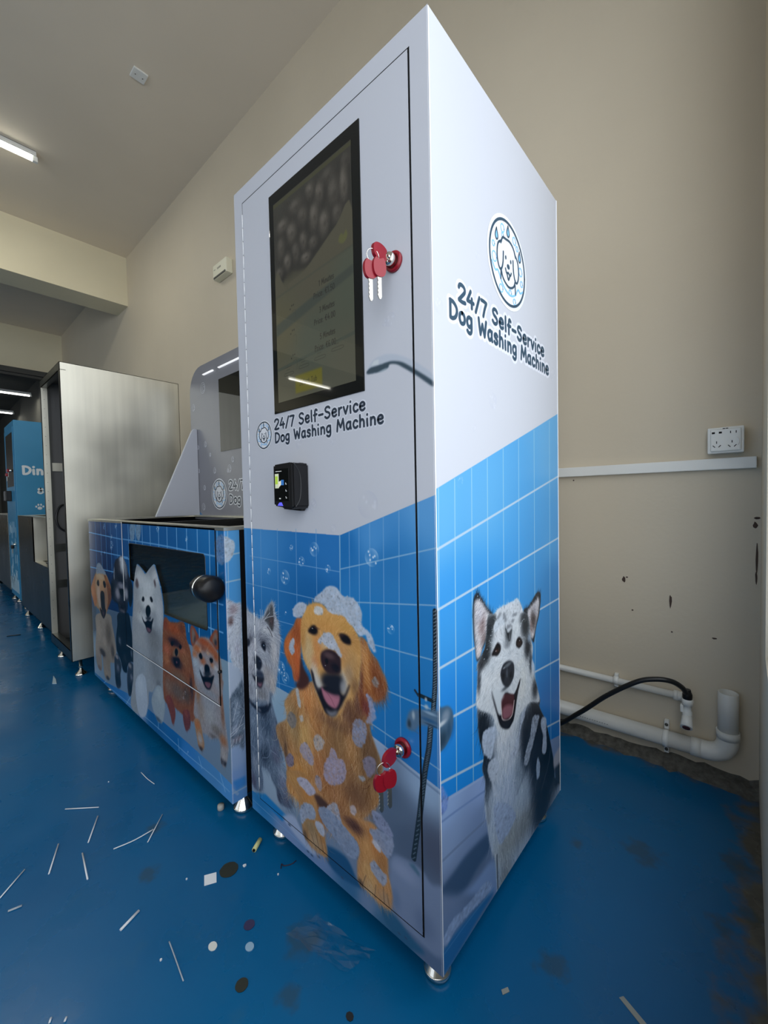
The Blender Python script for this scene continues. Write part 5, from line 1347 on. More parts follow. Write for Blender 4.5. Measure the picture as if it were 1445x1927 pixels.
# ---------------------------------------------------------------- stroke lettering
GL={'2':(.62,[[(.04,.78),(.12,.95),(.32,1),(.52,.9),(.54,.68),(.34,.4),(.04,.04)],[(.04,.03),(.3,.0),(.58,.04)]]),
'4':(.68,[[(.36,1),(.2,.65),(.05,.33)],[(.05,.33),(.62,.36)],[(.46,.58),(.46,.3),(.45,0)]]),
'/':(.46,[[(.40,1.0),(.04,-.06)]]),
'7':(.6,[[(.04,.97),(.3,.98),(.54,.95)],[(.54,.95),(.36,.5),(.22,0)]]),
' ':(.34,[]),'-':(.6,[[(.08,.42),(.52,.44)]]),
'S':(.66,[[(.56,.86),(.42,.98),(.2,.96),(.09,.78),(.2,.58),(.42,.48),(.56,.3),(.46,.08),(.24,.01),(.06,.14)]]),
'e':(.56,[[(.08,.34),(.46,.4),(.42,.6),(.26,.66),(.1,.54),(.06,.28),(.16,.06),(.34,.02),(.48,.12)]]),
'l':(.24,[[(.1,1),(.1,.5),(.12,.02)]]),
'f':(.42,[[(.4,.92),(.28,1.0),(.18,.9),(.16,.5),(.16,-.04)],[(.03,.52),(.2,.54),(.36,.56)]]),
'r':(.42,[[(.08,.62),(.1,.3),(.09,.02)],[(.1,.4),(.2,.58),(.36,.62)]]),
'v':(.5,[[(.05,.62),(.14,.3),(.24,.03)],[(.24,.03),(.34,.3),(.45,.62)]]),
'i':(.24,[[(.1,.58),(.1,.3),(.12,.02)],[(.11,.93),(.115,.95)]]),
'c':(.5,[[(.44,.54),(.3,.65),(.14,.57),(.06,.32),(.14,.08),(.3,.02),(.45,.12)]]),
'D':(.72,[[(.1,.98),(.1,.5),(.1,.02)],[(.08,.98),(.36,.95),(.6,.75),(.64,.46),(.5,.16),(.28,.02),(.1,.02)]]),
'o':(.56,[[(.27,.64),(.1,.54),(.05,.3),(.14,.06),(.3,.02),(.46,.14),(.5,.38),(.42,.58),(.27,.64)]]),
'g':(.58,[[(.44,.56),(.3,.65),(.13,.56),(.06,.34),(.14,.12),(.3,.08),(.44,.24)],[(.46,.63),(.47,.3),(.46,-.1),(.36,-.28),(.2,-.29),(.08,-.2)]]),
'W':(.86,[[(.05,.97),(.12,.5),(.22,.04)],[(.22,.04),(.32,.4),(.42,.72)],[(.42,.72),(.52,.4),(.64,.03)],[(.64,.03),(.72,.5),(.8,1)]]),
'a':(.58,[[(.44,.56),(.3,.64),(.13,.55),(.06,.32),(.13,.08),(.27,.03),(.42,.2)],[(.46,.62),(.44,.3),(.5,.02)]]),
's':(.48,[[(.4,.56),(.28,.65),(.12,.6),(.09,.46),(.24,.35),(.39,.24),(.36,.08),(.2,.01),(.06,.1)]]),
'h':(.56,[[(.1,1),(.1,.5),(.09,.02)],[(.1,.4),(.22,.6),(.36,.6),(.45,.42),(.46,.02)]]),
'n':(.56,[[(.09,.62),(.1,.3),(.09,.02)],[(.1,.4),(.22,.6),(.36,.6),(.45,.42),(.46,.02)]]),
'M':(.86,[[(.06,.0),(.1,.5),(.16,.98)],[(.16,.98),(.3,.6),(.42,.3)],[(.42,.3),(.56,.65),(.68,1)],[(.68,1),(.74,.5),(.78,.02)]]),
'P':(.56,[[(.08,.98),(.08,.5),(.08,.02)],[(.08,.96),(.34,.96),(.48,.78),(.4,.56),(.1,.48)]]),
'u':(.54,[[(.08,.62),(.08,.24),(.2,.04),(.36,.08),(.44,.3)],[(.45,.62),(.45,.02)]]),
't':(.4,[[(.18,.9),(.18,.4),(.22,.06),(.36,.04)],[(.03,.62),(.36,.63)]]),
'1':(.4,[[(.06,.8),(.24,.98)],[(.24,.98),(.24,.02)]]),
'3':(.56,[[(.08,.9),(.3,.99),(.46,.85),(.42,.62),(.2,.53)],[(.2,.53),(.44,.46),(.5,.24),(.36,.04),(.06,.08)]]),
'5':(.56,[[(.48,.97),(.12,.97),(.09,.56),(.3,.6),(.48,.46),(.46,.16),(.28,.02),(.06,.08)]]),
'0':(.6,[[(.28,.98),(.1,.84),(.06,.5),(.12,.12),(.3,.02),(.48,.16),(.52,.5),(.46,.86),(.28,.98)]]),
'6':(.58,[[(.44,.92),(.28,.98),(.1,.7),(.06,.34),(.18,.04),(.38,.04),(.5,.28),(.38,.5),(.2,.5),(.08,.34)]]),
'8':(.6,[[(.28,.98),(.1,.85),(.14,.62),(.4,.46),(.48,.22),(.3,.02),(.1,.1),(.08,.34),(.4,.6),(.46,.84),(.28,.98)]]),
'.':(.24,[[(.1,.02),(.105,.04)]]),':':(.24,[[(.1,.06),(.105,.08)],[(.1,.52),(.105,.54)]]),
'E':(.66,[[(.56,.86),(.38,.98),(.18,.8),(.12,.5),(.18,.2),(.38,.02),(.56,.12)],[(.02,.6),(.42,.61)],[(.02,.42),(.4,.43)]]),
'T':(.6,[[(.04,.96),(.54,.97)],[(.3,.96),(.29,.02)]]),'b':(.56,[[(.09,1),(.09,.02)],[(.1,.4),(.24,.62),(.44,.5),(.46,.2),(.3,.02),(.1,.14)]])}
def strokes(text,x0,z0,h,width=None):
    adv=sum(GL[c][0] for c in text)+.1*len(text); sx=h if width is None else width/adv; out=[]; x=x0
    for c in text:
        w_,ss=GL[c]
        for s in ss: out.append([(x+p[0]*sx,z0+p[1]*h) for p in s])
        x+=(w_+.1)*sx
    return out
def ribbon(mb,path,w,put,close=False):
    """flat round-ended stroke as one polygon strip; put(a,b) places it, LIFT keeps crossing strokes apart"""
    p=[Vector((a[0],a[1],0)) for a in path]
    if len(p)>2: p=catmull(p,5)
    p=[q for k,q in enumerate(p) if k==0 or (q-p[k-1]).length>1e-6]
    r=w/2; n=len(p); L=[];R=[]
    for i,q in enumerate(p):
        d=(p[min(i+1,n-1)]-p[max(i-1,0)]).normalized(); nn=Vector((-d.y,d.x,0))*r; L.append(q+nn); R.append(q-nn)
    d0=(p[1]-p[0]).normalized(); d1=(p[-1]-p[-2]).normalized(); LIFT[0]=(LIFT[0]+1)%60; h=LIFT[0]*4e-6
    def cap(c,d): a0=math.atan2(d.y,d.x); return [c+Vector((math.cos(a0-PI/2+PI*k/8)*r,math.sin(a0-PI/2+PI*k/8)*r,0)) for k in range(9)]
    P=lambda q:put(q.x,q.y,h)
    mb._add([P(q) for q in L]+[P(q) for q in R],[(i,n+i,n+i+1,i+1) for i in range(n-1)])
    for c,d in ((p[0],-d0),(p[-1],d1)):
        k=cap(c,d); mb._add([P(q) for q in k],[tuple(range(9))])
LIFT=[0]
def flatpoly(mb,pts,put): mb._add([put(*p) for p in pts],[tuple(range(len(pts)))])
def circ(cx,cz,r,n=48): return [(cx+r*math.cos(2*PI*k/n),cz+r*math.sin(2*PI*k/n)) for k in range(n)]
def ringpath(cx,cz,r,n=28,rz=None): return [(cx+r*math.cos(2*PI*k/n),cz+(rz or r)*math.sin(2*PI*k/n)) for k in range(n+1)]
def lettering(parent,put,lines,w,border,m):
    """put(a,b,lift) places panel coordinates on the panel; border 0 means the white edge is in the print"""
    k=0
    for text,x,z,h,wd in lines:
        le=MB(); bo=MB()
        for s in strokes(text,x,z,h,wd):
            ribbon(le,s,w,lambda a,b,h:put(a,b,.0007+h))
            if border:
                p=catmull([(a,b_,0) for a,b_ in s],4) if len(s)>2 else [Vector((*q,0)) for q in s]; r=w/2+border
                for a,c in zip(p,p[1:]):
                    k=(k+1)%150; n_=Vector((a.y-c.y,c.x-a.x,0)).normalized()*r
                    bo._add([put(q.x,q.y,.0001+k*3e-6) for q in (a-n_,c-n_,c+n_,a+n_)],[(0,1,2,3)])
                for q in p: k=(k+1)%150; bo._add([put(q.x+r*math.cos(t*PI/5),q.y+r*math.sin(t*PI/5),.0001+k*3e-6) for t in range(10)],[tuple(range(10))])
        if border: bo.build('lettering_border',M['sticker'],parent)
        le.build('lettering',m,parent)
def print_border(cv,lines,w,off):
    for text,x,z,h,wd in lines:
        for s in strokes(text,x,z,h,wd): cv.L([((a-off)*1000,b*1000) for a,b in s],w,(212,216,226),1)
def emblem(parent,put,cx,cz,r,m,w):
    b=MB(); flatpoly(b,circ(cx,cz,r*1.09),lambda a,c:put(a,c,.0005)); eb=b.build('emblem',M['sticker'],parent)
    d=MB(); P=lambda a,c,h=0:put(a,c,.0012+h)
    T=lambda q:[(cx+x*r,cz+y*r) for x,y in q]
    ribbon(d,ringpath(cx,cz,r*.97,36),w,P)
    dog=[[(-.40,.34),(-.30,.50),(-.10,.54),(.10,.56),(.30,.48),(.42,.32)],[(-.36,.40),(-.55,.26),(-.60,-.02),(-.52,-.24),(-.40,-.28),(-.30,-.10),(-.27,.18)],
         [(.38,.38),(.55,.24),(.60,-.04),(.52,-.26),(.40,-.28),(.30,-.10),(.27,.18)],[(-.40,-.26),(-.30,-.44),(-.08,-.54),(.10,-.54),(.30,-.44),(.40,-.26)],
         [(-.16,-.17),(-.10,-.25),(0,-.22),(.10,-.25),(.16,-.17)],[(-.08,-.26),(0,-.38),(.08,-.26)],[(-.40,-.30),(-.42,-.50)],[(.38,-.38),(.40,-.60)]]
    for s in dog: ribbon(d,T(s),w*.85,P)
    for x,y,rx,ry in ((-.14,.10,.035,.05),(.14,.10,.035,.05),(0,-.07,.075,.06)):
        flatpoly(d,[(cx+(x+rx*math.cos(k*PI/8))*r,cz+(y+ry*math.sin(k*PI/8))*r) for k in range(16)],P)
    for x,y in ((-.62,.42),(0,.74),(.66,.40)): ribbon(d,T([(x,y+.16),(x-.07,y-.02),(x,y-.10),(x+.07,y-.02),(x,y+.16)]),w*.6,P)
    d.build('emblem_lines',m,eb)
    e=MB(); Q=lambda a,c,h=0:put(a,c,.0009+h)
    for x,y,q in ((-.30,.72,.09),(.36,.70,.09),(-.30,.60-.04,.05),(-.78,.16,.06),(-.74,-.12,.11),(.72,.08,.10),(.78,-.2,.07),(-.40,-.72,.09),(.34,-.80,.07),(.1,-.66,.07),(.52,.58,.06)): ribbon(e,ringpath(cx+x*r,cz+y*r,q*r,14),w*.45,Q)
    ribbon(e,T([(-.86,-.26),(-.70,-.40),(-.56,-.36),(-.40,-.52),(-.2,-.66),(.1,-.72),(.38,-.62),(.56,-.42),(.70,-.46),(.84,-.38)]),w*.7,Q)
    for x,y in ((-.62,.42),(0,.74),(.66,.40)): flatpoly(e,T([(x,y+.14),(x-.06,y-.02),(x,y-.09),(x+.06,y-.02)]),Q)
    e.build('emblem_bubbles',M['drop'],eb)
    return eb

# ---------------------------------------------------------------- levelling feet
def foot_prof(mb,x,y,h,r=.027):
    mb.lathe((x,y,0),[(r*.9,0),(r*1.08,.003),(r*1.08,.010),(r*1.05,.013)],seg=40); mb.lathe((x,y,0),[(r*1.04,.0125),(r*.34,.044),(.007,.0445),(.007,h)],seg=44,smooth=False)
    if h>.055: mb.lathe((x,y,0),[(.011,h-.014),(.011,h-.006)],seg=6,smooth=False)
def foot(parent,x,y,h,r=.027):
    a=MB(); foot_prof(a,x,y,h,r); return a.build('foot',M['chrome'],parent)

# ================================================================ KIOSK
K=thing('dog_wash_kiosk','tall white and blue dog wash kiosk printed with golden retriever and husky','kiosk',(-.35,.34,0))
b_=MB().box((-.697,.006,.06),(-.003,.68,1.91)); b_.build('cabinet_body',M['white_vinyl'],K)
cvF=Canvas(697,60,1910,1.25,WHITE).run(ART['F'])
TXF=[('24/7 Self-Service',-.519,1.2,.0265,.346),('Dog Washing Machine',-.519,1.1645,.0258,.398)]
TXS=[('24/7 Self-Service',.094,1.409,.034,.478),('Dog Washing Machine',.058,1.364,.035,.550)]
print_border(cvF,TXF,11,-.697)
DX0,DX1,DZ0,DZ1=46,652,112,1864      # door rectangle on the front, millimetres
def inside(cu,cw,a,b,c,d): return (cu>a)&(cu<b)&(cw>c)&(cw<d)
F0=(-.697,0,0); ux=(1,0,0); vx=(0,0,1)
print_mesh('front_frame',cvF,F0,ux,vx,lambda u,v:~inside(u,v,DX0-2,DX1+2,DZ0-2,DZ1+2),M['print'],K)
print_mesh('door',cvF,(-.697,-.0012,0),ux,vx,lambda u,v:inside(u,v,DX0+1.9,DX1-1.9,DZ0+1.9,DZ1-1.9),M['print'],K)
gp=MB(); frame_faces(gp,1,(-.697+.0425,.1085),(-.697+.6555,1.8675),(-.697+.0485,.1145,-.697+.6495,1.8615),.0008,.004); gp.build('door_gap',M['black_void'],K)
hg=MB()
for k in range(44):
    z0_=.14+k*.0385; hg.tube([(-.6515,-.0015,z0_),(-.6515,-.0015,z0_+.0365)],.0012,8)
hg.build('piano_hinge',M['edge'],K)
cvS=Canvas(680,60,1910,1.5,(190,194,203)).run(ART['S'])
print_border(cvS,TXS,22,0)
print_mesh('side_panel',cvS,(0,0,0),(0,1,0),vx,None,M['print'],K,u0=3)
ed=MB(); ed._add([(-.0022,-.0002,.06),(.0002,.0032,.06),(.0002,.0032,1.91),(-.0022,-.0002,1.91)],[(0,1,2,3)]); ed.box((-.0012,.678,.06),(.001,.6812,1.91)); ed.build('corner_edge',M['edge'],K)
# touchscreen
ts=MB().box((-.5155,-.0035,1.2405),(-.1775,.004,1.8135),.0012).build('touchscreen',M['glass_black'],K)
cvD=Canvas(293,1267,1783,1.0,(84,82,66))
def disp(c):
    rg=np.random.default_rng(4)
    c.G([(0,1267),(293,1267),(293,1783),(0,1783)],[(20,1290,96,96,80),(280,1300,90,92,78),(150,1400,82,90,78),(20,1450,92,90,70),(280,1480,84,92,78),(150,1540,88,86,70),(150,1700,70,70,58)])
    c.P([(0,1560),(60,1590),(120,1575),(200,1600),(293,1630),(293,1783),(0,1783)],(62,62,56),4,0,1)
    pup=[(275,1748,22,26,0),(150,1745,24,28,1),(215,1745,34,30,0),(185,1722,22,40,1),(95,1735,40,30,0),(40,1712,34,26,1),(120,1700,30,34,0),(165,1680,24,44,1),(235,1700,30,52,0),(268,1700,18,60,1),(75,1680,30,36,1),(30,1660,24,40,0),(120,1640,22,34,1),(160,1622,24,22,0),(200,1650,26,40,1),(245,1650,24,30,0),(90,1625,22,36,0),(55,1615,22,30,1),(20,1600,24,20,0),(130,1598,26,18,1)]
    for x,y,a,b,s in pup:
        c.B(x+5,y-7,a*1.1,b*1.05,(40,39,36),.75); k=(104,100,92) if s else (88,85,78); c.B(x,y,a*.75,b*.75,k,.85); c.B(x-a*.2,y+b*.3,a*.4,b*.3,tuple(v+16 for v in k),.6); c.B(x+a*.1,y-b*.1,a*.2,b*.16,(58,55,50),.45)
    c.F([(0,1590),(293,1630),(293,1770),(0,1770)],[(60,1660,-.2,-1),(150,1700,.2,-1),(250,1700,-.3,-1)],2600,12,20,1)
    c.P([(0,1267),(293,1267),(293,1636),(240,1625),(170,1590),(120,1568),(60,1560),(56,1545),(40,1560),(0,1590)],(92,90,74),1,0,1)
    c.G([(0,1267),(293,1267),(293,1560),(0,1540)],[(20,1290,98,98,82),(280,1300,92,94,80),(150,1400,84,92,80),(20,1450,96,94,72),(280,1480,86,94,80),(150,1540,92,90,74)])
    c.L([(0,1540),(293,1560)],6,(74,80,70),.4); c.P([(0,1470),(293,1520),(293,1500),(0,1440)],(72,80,72),2,0,0); c.L([(0,1352),(293,1372)],8,(70,82,74),.6); c.L([(0,1776),(293,1776)],10,(86,88,48),.5)
    c.P([(248,1592),(256,1600),(264,1594),(272,1602),(276,1586),(262,1576),(248,1584)],(104,106,66),1,0,1)
    def tx(s,x,z,h,wd,k=(44,44,38)):
        for q in strokes(s,x,z,h,wd): c.L(q,1.7,k,1)
    for i,(mn,pr) in enumerate((('1 Minutes','Price: E1.50'),('3 Minutes','Price: E4.00'),('5 Minutes','Price: E6.00'))):
        z=1512-i*62; tx(mn,176,z,13,54); tx(pr,156,z-24,13,76)
        for a,b in ((62,0),(69,7),(76,7)): c.B(a,z-18+b,2,2,(40,40,36),1)
        c.L([(70,z-26),(84,z-26),(84,z-50)],1.2,(74,74,62),.8)
    for i in range(4):
        x=32+i*62; z=1337+i*6; c.L([(x,z+14),(x+30,z+15)],1.3,(58,60,52),.8); c.L([(x,z),(x+34,z),(x+34,z-6),(x,z-6),(x,z)],1.2,(58,60,52),.9); c.L([(x+8,z+8),(x+22,z+8)],1.2,(60,62,54),.8)
    c.P([(76,1278),(180,1278),(180,1322),(76,1322)],(120,116,40),2,0,1); tx('Select Tub',92,1295,13,70,(70,66,24))
disp(cvD)
print_mesh('display',cvD,(-.4945,-.0039,0),ux,vx,None,M['display'],ts)
# payment terminal
pt=MB(); pt.prism([(-.461,.994),(-.385,.985),(-.378,.99),(-.378,1.097),(-.39,1.100),(-.461,1.098)],1,-.05,0,.004); pt.prism([(-.47,.985),(-.392,.980),(-.392,1.101),(-.47,1.098)],1,-.018,0,.003)
pt=pt.build('payment_terminal',M['black_plastic'],K)
MB().box((-.452,-.0515,1.006),(-.392,-.0502,1.086),.0004).build('terminal_face',M['glass_black'],pt)
s_=MB().box((-.449,-.0522,1.038),(-.434,-.0514,1.074)); s_.build('terminal_screen',mat('terminal screen',(.02,.02,.02),.2,emit=(.75,.85,.62),estr=.7),pt)
s_=MB().box((-.4475,-.0526,1.048),(-.437,-.0521,1.068)); s_.build('screen_picture',mat('green picture',(.05,.1,.02),.3,emit=(.42,.62,.05),estr=.8),pt)
s_=MB().prism([(-.434,1.040),(-.424,1.046),(-.424,1.056),(-.434,1.054)],1,-.0524,-.0514); s_.build('paper_icon',mat('pale icon',(.7,.68,.55),.4,emit=(.7,.66,.5),estr=.4),pt)
s_=MB().box((-.423,-.0524,1.045),(-.413,-.0514,1.058)); s_.build('card_icon',mat('blue icon',(.03,.14,.4),.4,emit=(.02,.12,.35),estr=.5),pt)
lt=MB()
for k in range(9): lt.box((-.446+k*.0028,-.0522,1.0790),(-.4442+k*.0028,-.0514,1.0808))
lt.build('terminal_text',M['white_plastic'],pt); MB().box((-.433,-.0522,1.0105),(-.427,-.0514,1.0135)).build('terminal_badge',M['white_plastic'],pt)
s_=MB()
for k in range(3): s_.box((-.4055,-.0522,1.012+k*.017),(-.4015,-.0514,1.014+k*.017)); s_.box((-.4055,-.0522,1.012+k*.017),(-.4045,-.0514,1.017+k*.017))
s_.build('terminal_marks',M['white_plastic'],pt)
s_=MB().prism([(-.442,.9945),(-.434,1.002),(-.426,1.0025),(-.42,.9935)],1,-.0515,-.047); s_.build('status_light',mat('blue status light',(.05,.05,.3),.3,emit=(.12,.12,.9),estr=.9),pt)
s_=MB().tube(catmull([(-.3788,-.046,1.098),(-.3782,-.030,1.075),(-.378,-.026,1.045),(-.378,-.03,1.01),(-.379,-.043,.990)]),.0016,8); s_.build('side_ridge',M['black_rubber'],pt)
# locks
def lock(z):
    a=MB(); a.lathe((-.088,0,z),[(.0205,-.0015),(.0205,-.006),(.0185,-.0085),(.0145,-.0085),(.0135,-.005)],ax=1,seg=36); lk=a.build('lock_collar',M['red'],K)
    a=MB(); a.lathe((-.088,0,z),[(.0125,-.004),(.0125,-.020),(.0115,-.022),(.0001,-.022)],ax=1,seg=28); a.box((-.0945,-.0275,z-.002),(-.0815,-.018,z+.002)); a.build('lock_barrel',M['chrome'],lk)
lock(1.479); lock(.49)
def key_bunch(z,label,turn):
    g=thing('key_bunch',label,'keys',(-.088,-.03,z),'red key bunches in the kiosk locks')
    def head(mb,c,ax,ln,wd,th,down=False):
        pts=[(0,-.30),(.25,-.48),(.62,-.5),(.92,-.34),(1,0),(.92,.34),(.62,.5),(.25,.48),(0,.30),(.08,0)]
        pts=[(q.x,q.y) for q in catmull([(p[0],p[1],0) for p in pts]+[(pts[0][0],pts[0][1],0)],4)[:-1]]
        t=MB(); t.prism(pts,2,-.5,.5)
        for v in t.bm.verts:
            p=v.co; 
            if ax=='y': v.co=Vector((c[0]+p.z*th,c[1]-p.x*ln,c[2]+p.y*wd))
            else: v.co=Vector((c[0]+p.z*th+p.y*wd*turn[0],c[1]+p.y*wd*turn[1],c[2]-p.x*ln))
        bmesh.ops.bevel(t.bm,geom=[e for e in t.bm.edges if len(e.link_faces)==2 and e.calc_face_angle(0)>1.2],offset=th*.25,segments=2,affect='EDGES'); mb.merge(t.bm)
    k1=MB(); head(k1,(-.088,-.028,z),'y',.038,.031,.007); ko=k1.build('key',M['red'],g)
    bl=MB(); bl.box((-.0892,-.036,z-.004),(-.0868,-.018,z+.004)); bl.build('key_blade',M['key'],ko)
    ry=-.0655; rz=z-.008
    rr=MB(); rr.tube([(-.088+.013*math.cos(a)*turn[0]-.0*turn[1],ry+.013*math.cos(a)*.9,rz-.006+.013*math.sin(a)) for a in [k*2*PI/24 for k in range(25)]],.0008,6); rr.build('key_ring',M['chrome'],g)
    for s in (-1,1):
        h=MB(); cx=-.088+s*.005+.002; cy=ry+s*.007+.002; top=z-.017-(.005 if s<0 else 0); head(h,(cx,cy,top),'z',.036,.027,.0055); ho=h.build('key',M['red'],g)
        b=MB(); zb=top-.034; n=9; L_=[(-.0042,0)]; 
        for i in range(n): L_.append((-.0042+(.0014 if i%2 else -.0002),-.005-i*.0038))
        L_+= [(-.001,-.043),(.002,-.043),(.0042,-.039),(.0042,0)]
        t=MB(); t.prism([(p[0],p[1]) for p in L_],2,-.001,.001)
        for v in t.bm.verts:
            p=v.co; v.co=Vector((cx+p.x*turn[0]*1.0+p.z,cy+p.x*turn[1],zb+p.y+ (0)))
        b.merge(t.bm); b.build('key_blade',M['key'],ho)
    return g
key_bunch(1.479,'bunch of red capped keys in upper kiosk lock, over white print','keys' and (.35,.9))
key_bunch(.49,'bunch of red capped keys in lower kiosk lock, beside printed retriever','keys' and (.5,.85))
# lettering and emblems
pf=lambda a,b,h:(a,-.0012-h,b); ps=lambda a,b,h:(h,a,b)
lettering(K,pf,TXF,.0056,0,M['navy2'])
emblem(K,pf,-.5715,1.191,.0375,M['navy2'],.0027)
lettering(K,ps,TXS,.0082,0,M['navy'])
emblem(K,ps,.331,1.577,.101,M['navy'],.0062)
for x,y in ((-.045,.046),(-.605,.046),(-.045,.60),(-.605,.60)): foot(K,x,y,.062)

# ================================================================ WASH TUB
T=thing('dog_wash_tub','blue tiled wash tub printed with a row of dogs beside the kiosk','wash tub',(-1.5,.25,0))
TX0,TX1,TY=-2.275,-.757,-.033
cvT=Canvas(1518,60,925,2.0,(40,110,170)).run(ART['T'])
cvT.a=np.clip(.40+(cvT.a-.40)*1.22,.015,.9)
d0,d1,e0,e1=570,1462,357,930
WIN=[(652,825),(660,832),(1380,836),(1389,828),(1393,592),(1386,585),(1031, 578), (1029, 623), (1014, 673), (989, 713), (959, 759), (944,764), (928, 759), (887, 738), (852, 718), (817, 731), (776, 745), (760,749), (746, 745), (720, 707), (703, 665), (653, 670)]
def inpoly(u,v,P):
    r=np.zeros(u.shape,bool); n=len(P)
    for i in range(n):
        (x1,y1),(x2,y2)=P[i],P[(i+1)%n]
        c=((y1>v)!=(y2>v)); xi=x1+(v-y1)/(y2-y1+1e-9)*(x2-x1); r^=c&(u<xi)
    return r
T0=(TX0,TY,0)
print_mesh('front_panel',cvT,T0,ux,vx,lambda u,v:~inside(u,v,d0-1,d1+1,e0-1,e1+10),M['print'],T)
td=print_mesh('door',cvT,(TX0,TY-.002,0),ux,vx,lambda u,v:inside(u,v,d0+1.5,d1-1.5,e0+1.5,e1)&~inpoly(u,v,WIN),M['print'],T)
g=MB(); g.prism([(TX0+.648,.574),(TX0+1.396,.574),(TX0+1.396,.840),(TX0+.648,.840)],1,TY+.004,TY+.007); g.build('door_glass',M['glass'],td)
# thin black seal following the cut edge of the window
g=MB(); g.tube([(TX0+u/1000,TY-.001,v/1000) for u,v in WIN[:7]],.0022,6); g.build('window_seal',M['black_rubber'],td)
g=MB()
for a,b in (((d0,e0),(d1,e0)),((d0,e0),(d0,925)),((d1,e0),(d1,925))): g.tube([(TX0+a[0]/1000,TY-.0005,a[1]/1000),(TX0+b[0]/1000,TY-.0005,b[1]/1000)],.0022,6)
g.build('door_gap',M['black_void'],T)
g=MB(); g.box((TX0+(d0+4)/1000,TY-.0032,e0/1000-.0035),(TX0+(d1-2)/1000,TY-.0006,e0/1000-.001)); g.box((TX0+(d0-7)/1000,TY-.003,.56),(TX0+(d0-4)/1000,TY-.0005,.925)); g.build('door_edge',M['edge'],T)
cvQ=Canvas(62,60,925,1.25,(90,165,225)).run(ART['Q'])
print_mesh('side_return',cvQ,(TX1,TY,0),(0,1,0),vx,None,M['print'],T,u1=50)
e_=MB(); e_._add([(TX1-.0015,TY-.0002,.06),(TX1+.0003,TY+.002,.06),(TX1+.0003,TY+.002,.925),(TX1-.0015,TY-.0002,.925)],[(0,1,2,3)]); e_.build('corner_edge',M['edge'],T)
ch_=MB(); ch_.box((TX1-.006,.0172,.07),(TX1-.002,.6,.92)); ch_.box((TX0,-.025,.07),(TX0+.005,.6,.92)); ch_.box((TX0,.59,.07),(TX1-.003,.6,.92)); ch_.box((TX0,-.025,.065),(TX1-.003,.6,.075)); ch_.build('chassis',M['black_void'],T)
bs=MB(); zf=.555
bs.box((TX0+.03,-.02,zf-.01),(TX1-.03,.57,zf)); bs.box((TX0+.03,.565,zf),(TX1-.03,.575,.915)); bs.box((-1.69,-.02,zf),(-1.67,.57,.915)); bs.box((TX1-.04,-.02,zf),(TX1-.032,.57,.915)); bs.build('basin',mat('dark basin steel',(.055,.055,.05),.25,metal=.6),T)
tr=MB(); bm=tr.bm; nx,ny=86,56     # dimpled tray in the basin
gv=[[bm.verts.new((-1.665+.86*i/nx,-.015+.56*j/ny,zf+.003+(.006 if (i+j)%2 else 0))) for i in range(nx+1)] for j in range(ny+1)]
for j in range(ny):
    for i in range(nx): f=bm.faces.new((gv[j][i],gv[j][i+1],gv[j+1][i+1],gv[j+1][i])); f.smooth=True
tr.build('dimpled_tray',mat('dimpled steel tray',(.58,.66,.60),.36,metal=.35),T)
MB().box((-1.672,-.01,zf+.002),(-1.655,.56,zf+.018),.004).build('tray_rail',M['steel'],T)
rm=MB(); frame_faces(rm,2,(TX0-.002,TY-.002),(TX1+.002,.6),(TX0+.05,.012,TX1-.055,.52),.918,.928); rm.build('rim',M['steel'],T)
ho=MB(); ho.tube(catmull([(-1.02,.2,.915),(-1.03,.2,.955),(-.99,.22,.965),(-.96,.24,.95),(-.93,.26,.962)]),.004,8); ho.build('tub_hook',M['chrome'],T)
kn=MB(); kn.lathe((0,TY-.036,.742),[(.0001,-.905),(.011,-.905),(.013,-.872),(.024,-.862),(.030,-.850),(.036,-.846),(.0365,-.822),(.040,-.812),(.041,-.775),(.036,-.762),(.026,-.756),(.0001,-.756)],ax=0,seg=32); kn.build('door_latch',M['black_plastic'],td)
kr=MB(); kr.lathe((0,TY-.036,.742),[(.0366,-.829),(.0382,-.827),(.0382,-.824),(.0366,-.822)],ax=0,seg=32); kr.build('latch_band',M['chrome'],td)
pn=MB(); pn.lathe((TX0+1.472,0,.47),[(.005,TY),(.005,TY-.01),(.0001,TY-.012)],ax=1,seg=12); pn.build('door_pin',M['black_plastic'],T)
# backsplash with its screen, light strips and side wing
BX0,BX1,BY=-2.288,-.72,.55
pts=[(BX0,.90),(BX1,.90),(BX1,1.863),(-2.13,1.863)]+[(-2.13+.158*math.cos(PI/2+k*PI/2/8),1.705+.158*math.sin(PI/2+k*PI/2/8)) for k in range(1,9)]
BP=MB().prism(pts,1,BY,BY+.05,.002).build('backsplash',M['lavender'],T)
MB().box((-1.892,BY-.004,1.306),(-.98,BY+.01,1.730)).build('backsplash_screen',M['glass_black'],BP)
for a,b in ((-2.092,-1.945),(-1.895,-1.55)):
    MB().tube([(a+.011,BY-.001,1.797),(b-.011,BY-.001,1.797)],.011,14,flat=.35).build('light_strip',M['led'],BP)
MB().prism([(BX0,.93),(-2.16,.93),(BX0,.985)],1,BY-.0008,BY+.001).build('tile_print',mat('blue tile print',(.05,.20,.42),.35),BP)
pb=lambda a,b,h:(a,BY-.0003-h,b)
lettering(BP,pb,[('24/7 Self-Service',-1.812,1.079,.05,.66),('Dog Washing Machine',-1.812,.999,.048,.75)],.0095,.006,M['navy2'])
emblem(BP,pb,-1.932,1.0555,.086,M['navy2'],.0062)
BUBM=mat('pale bubble print',(.60,.62,.70),.3)
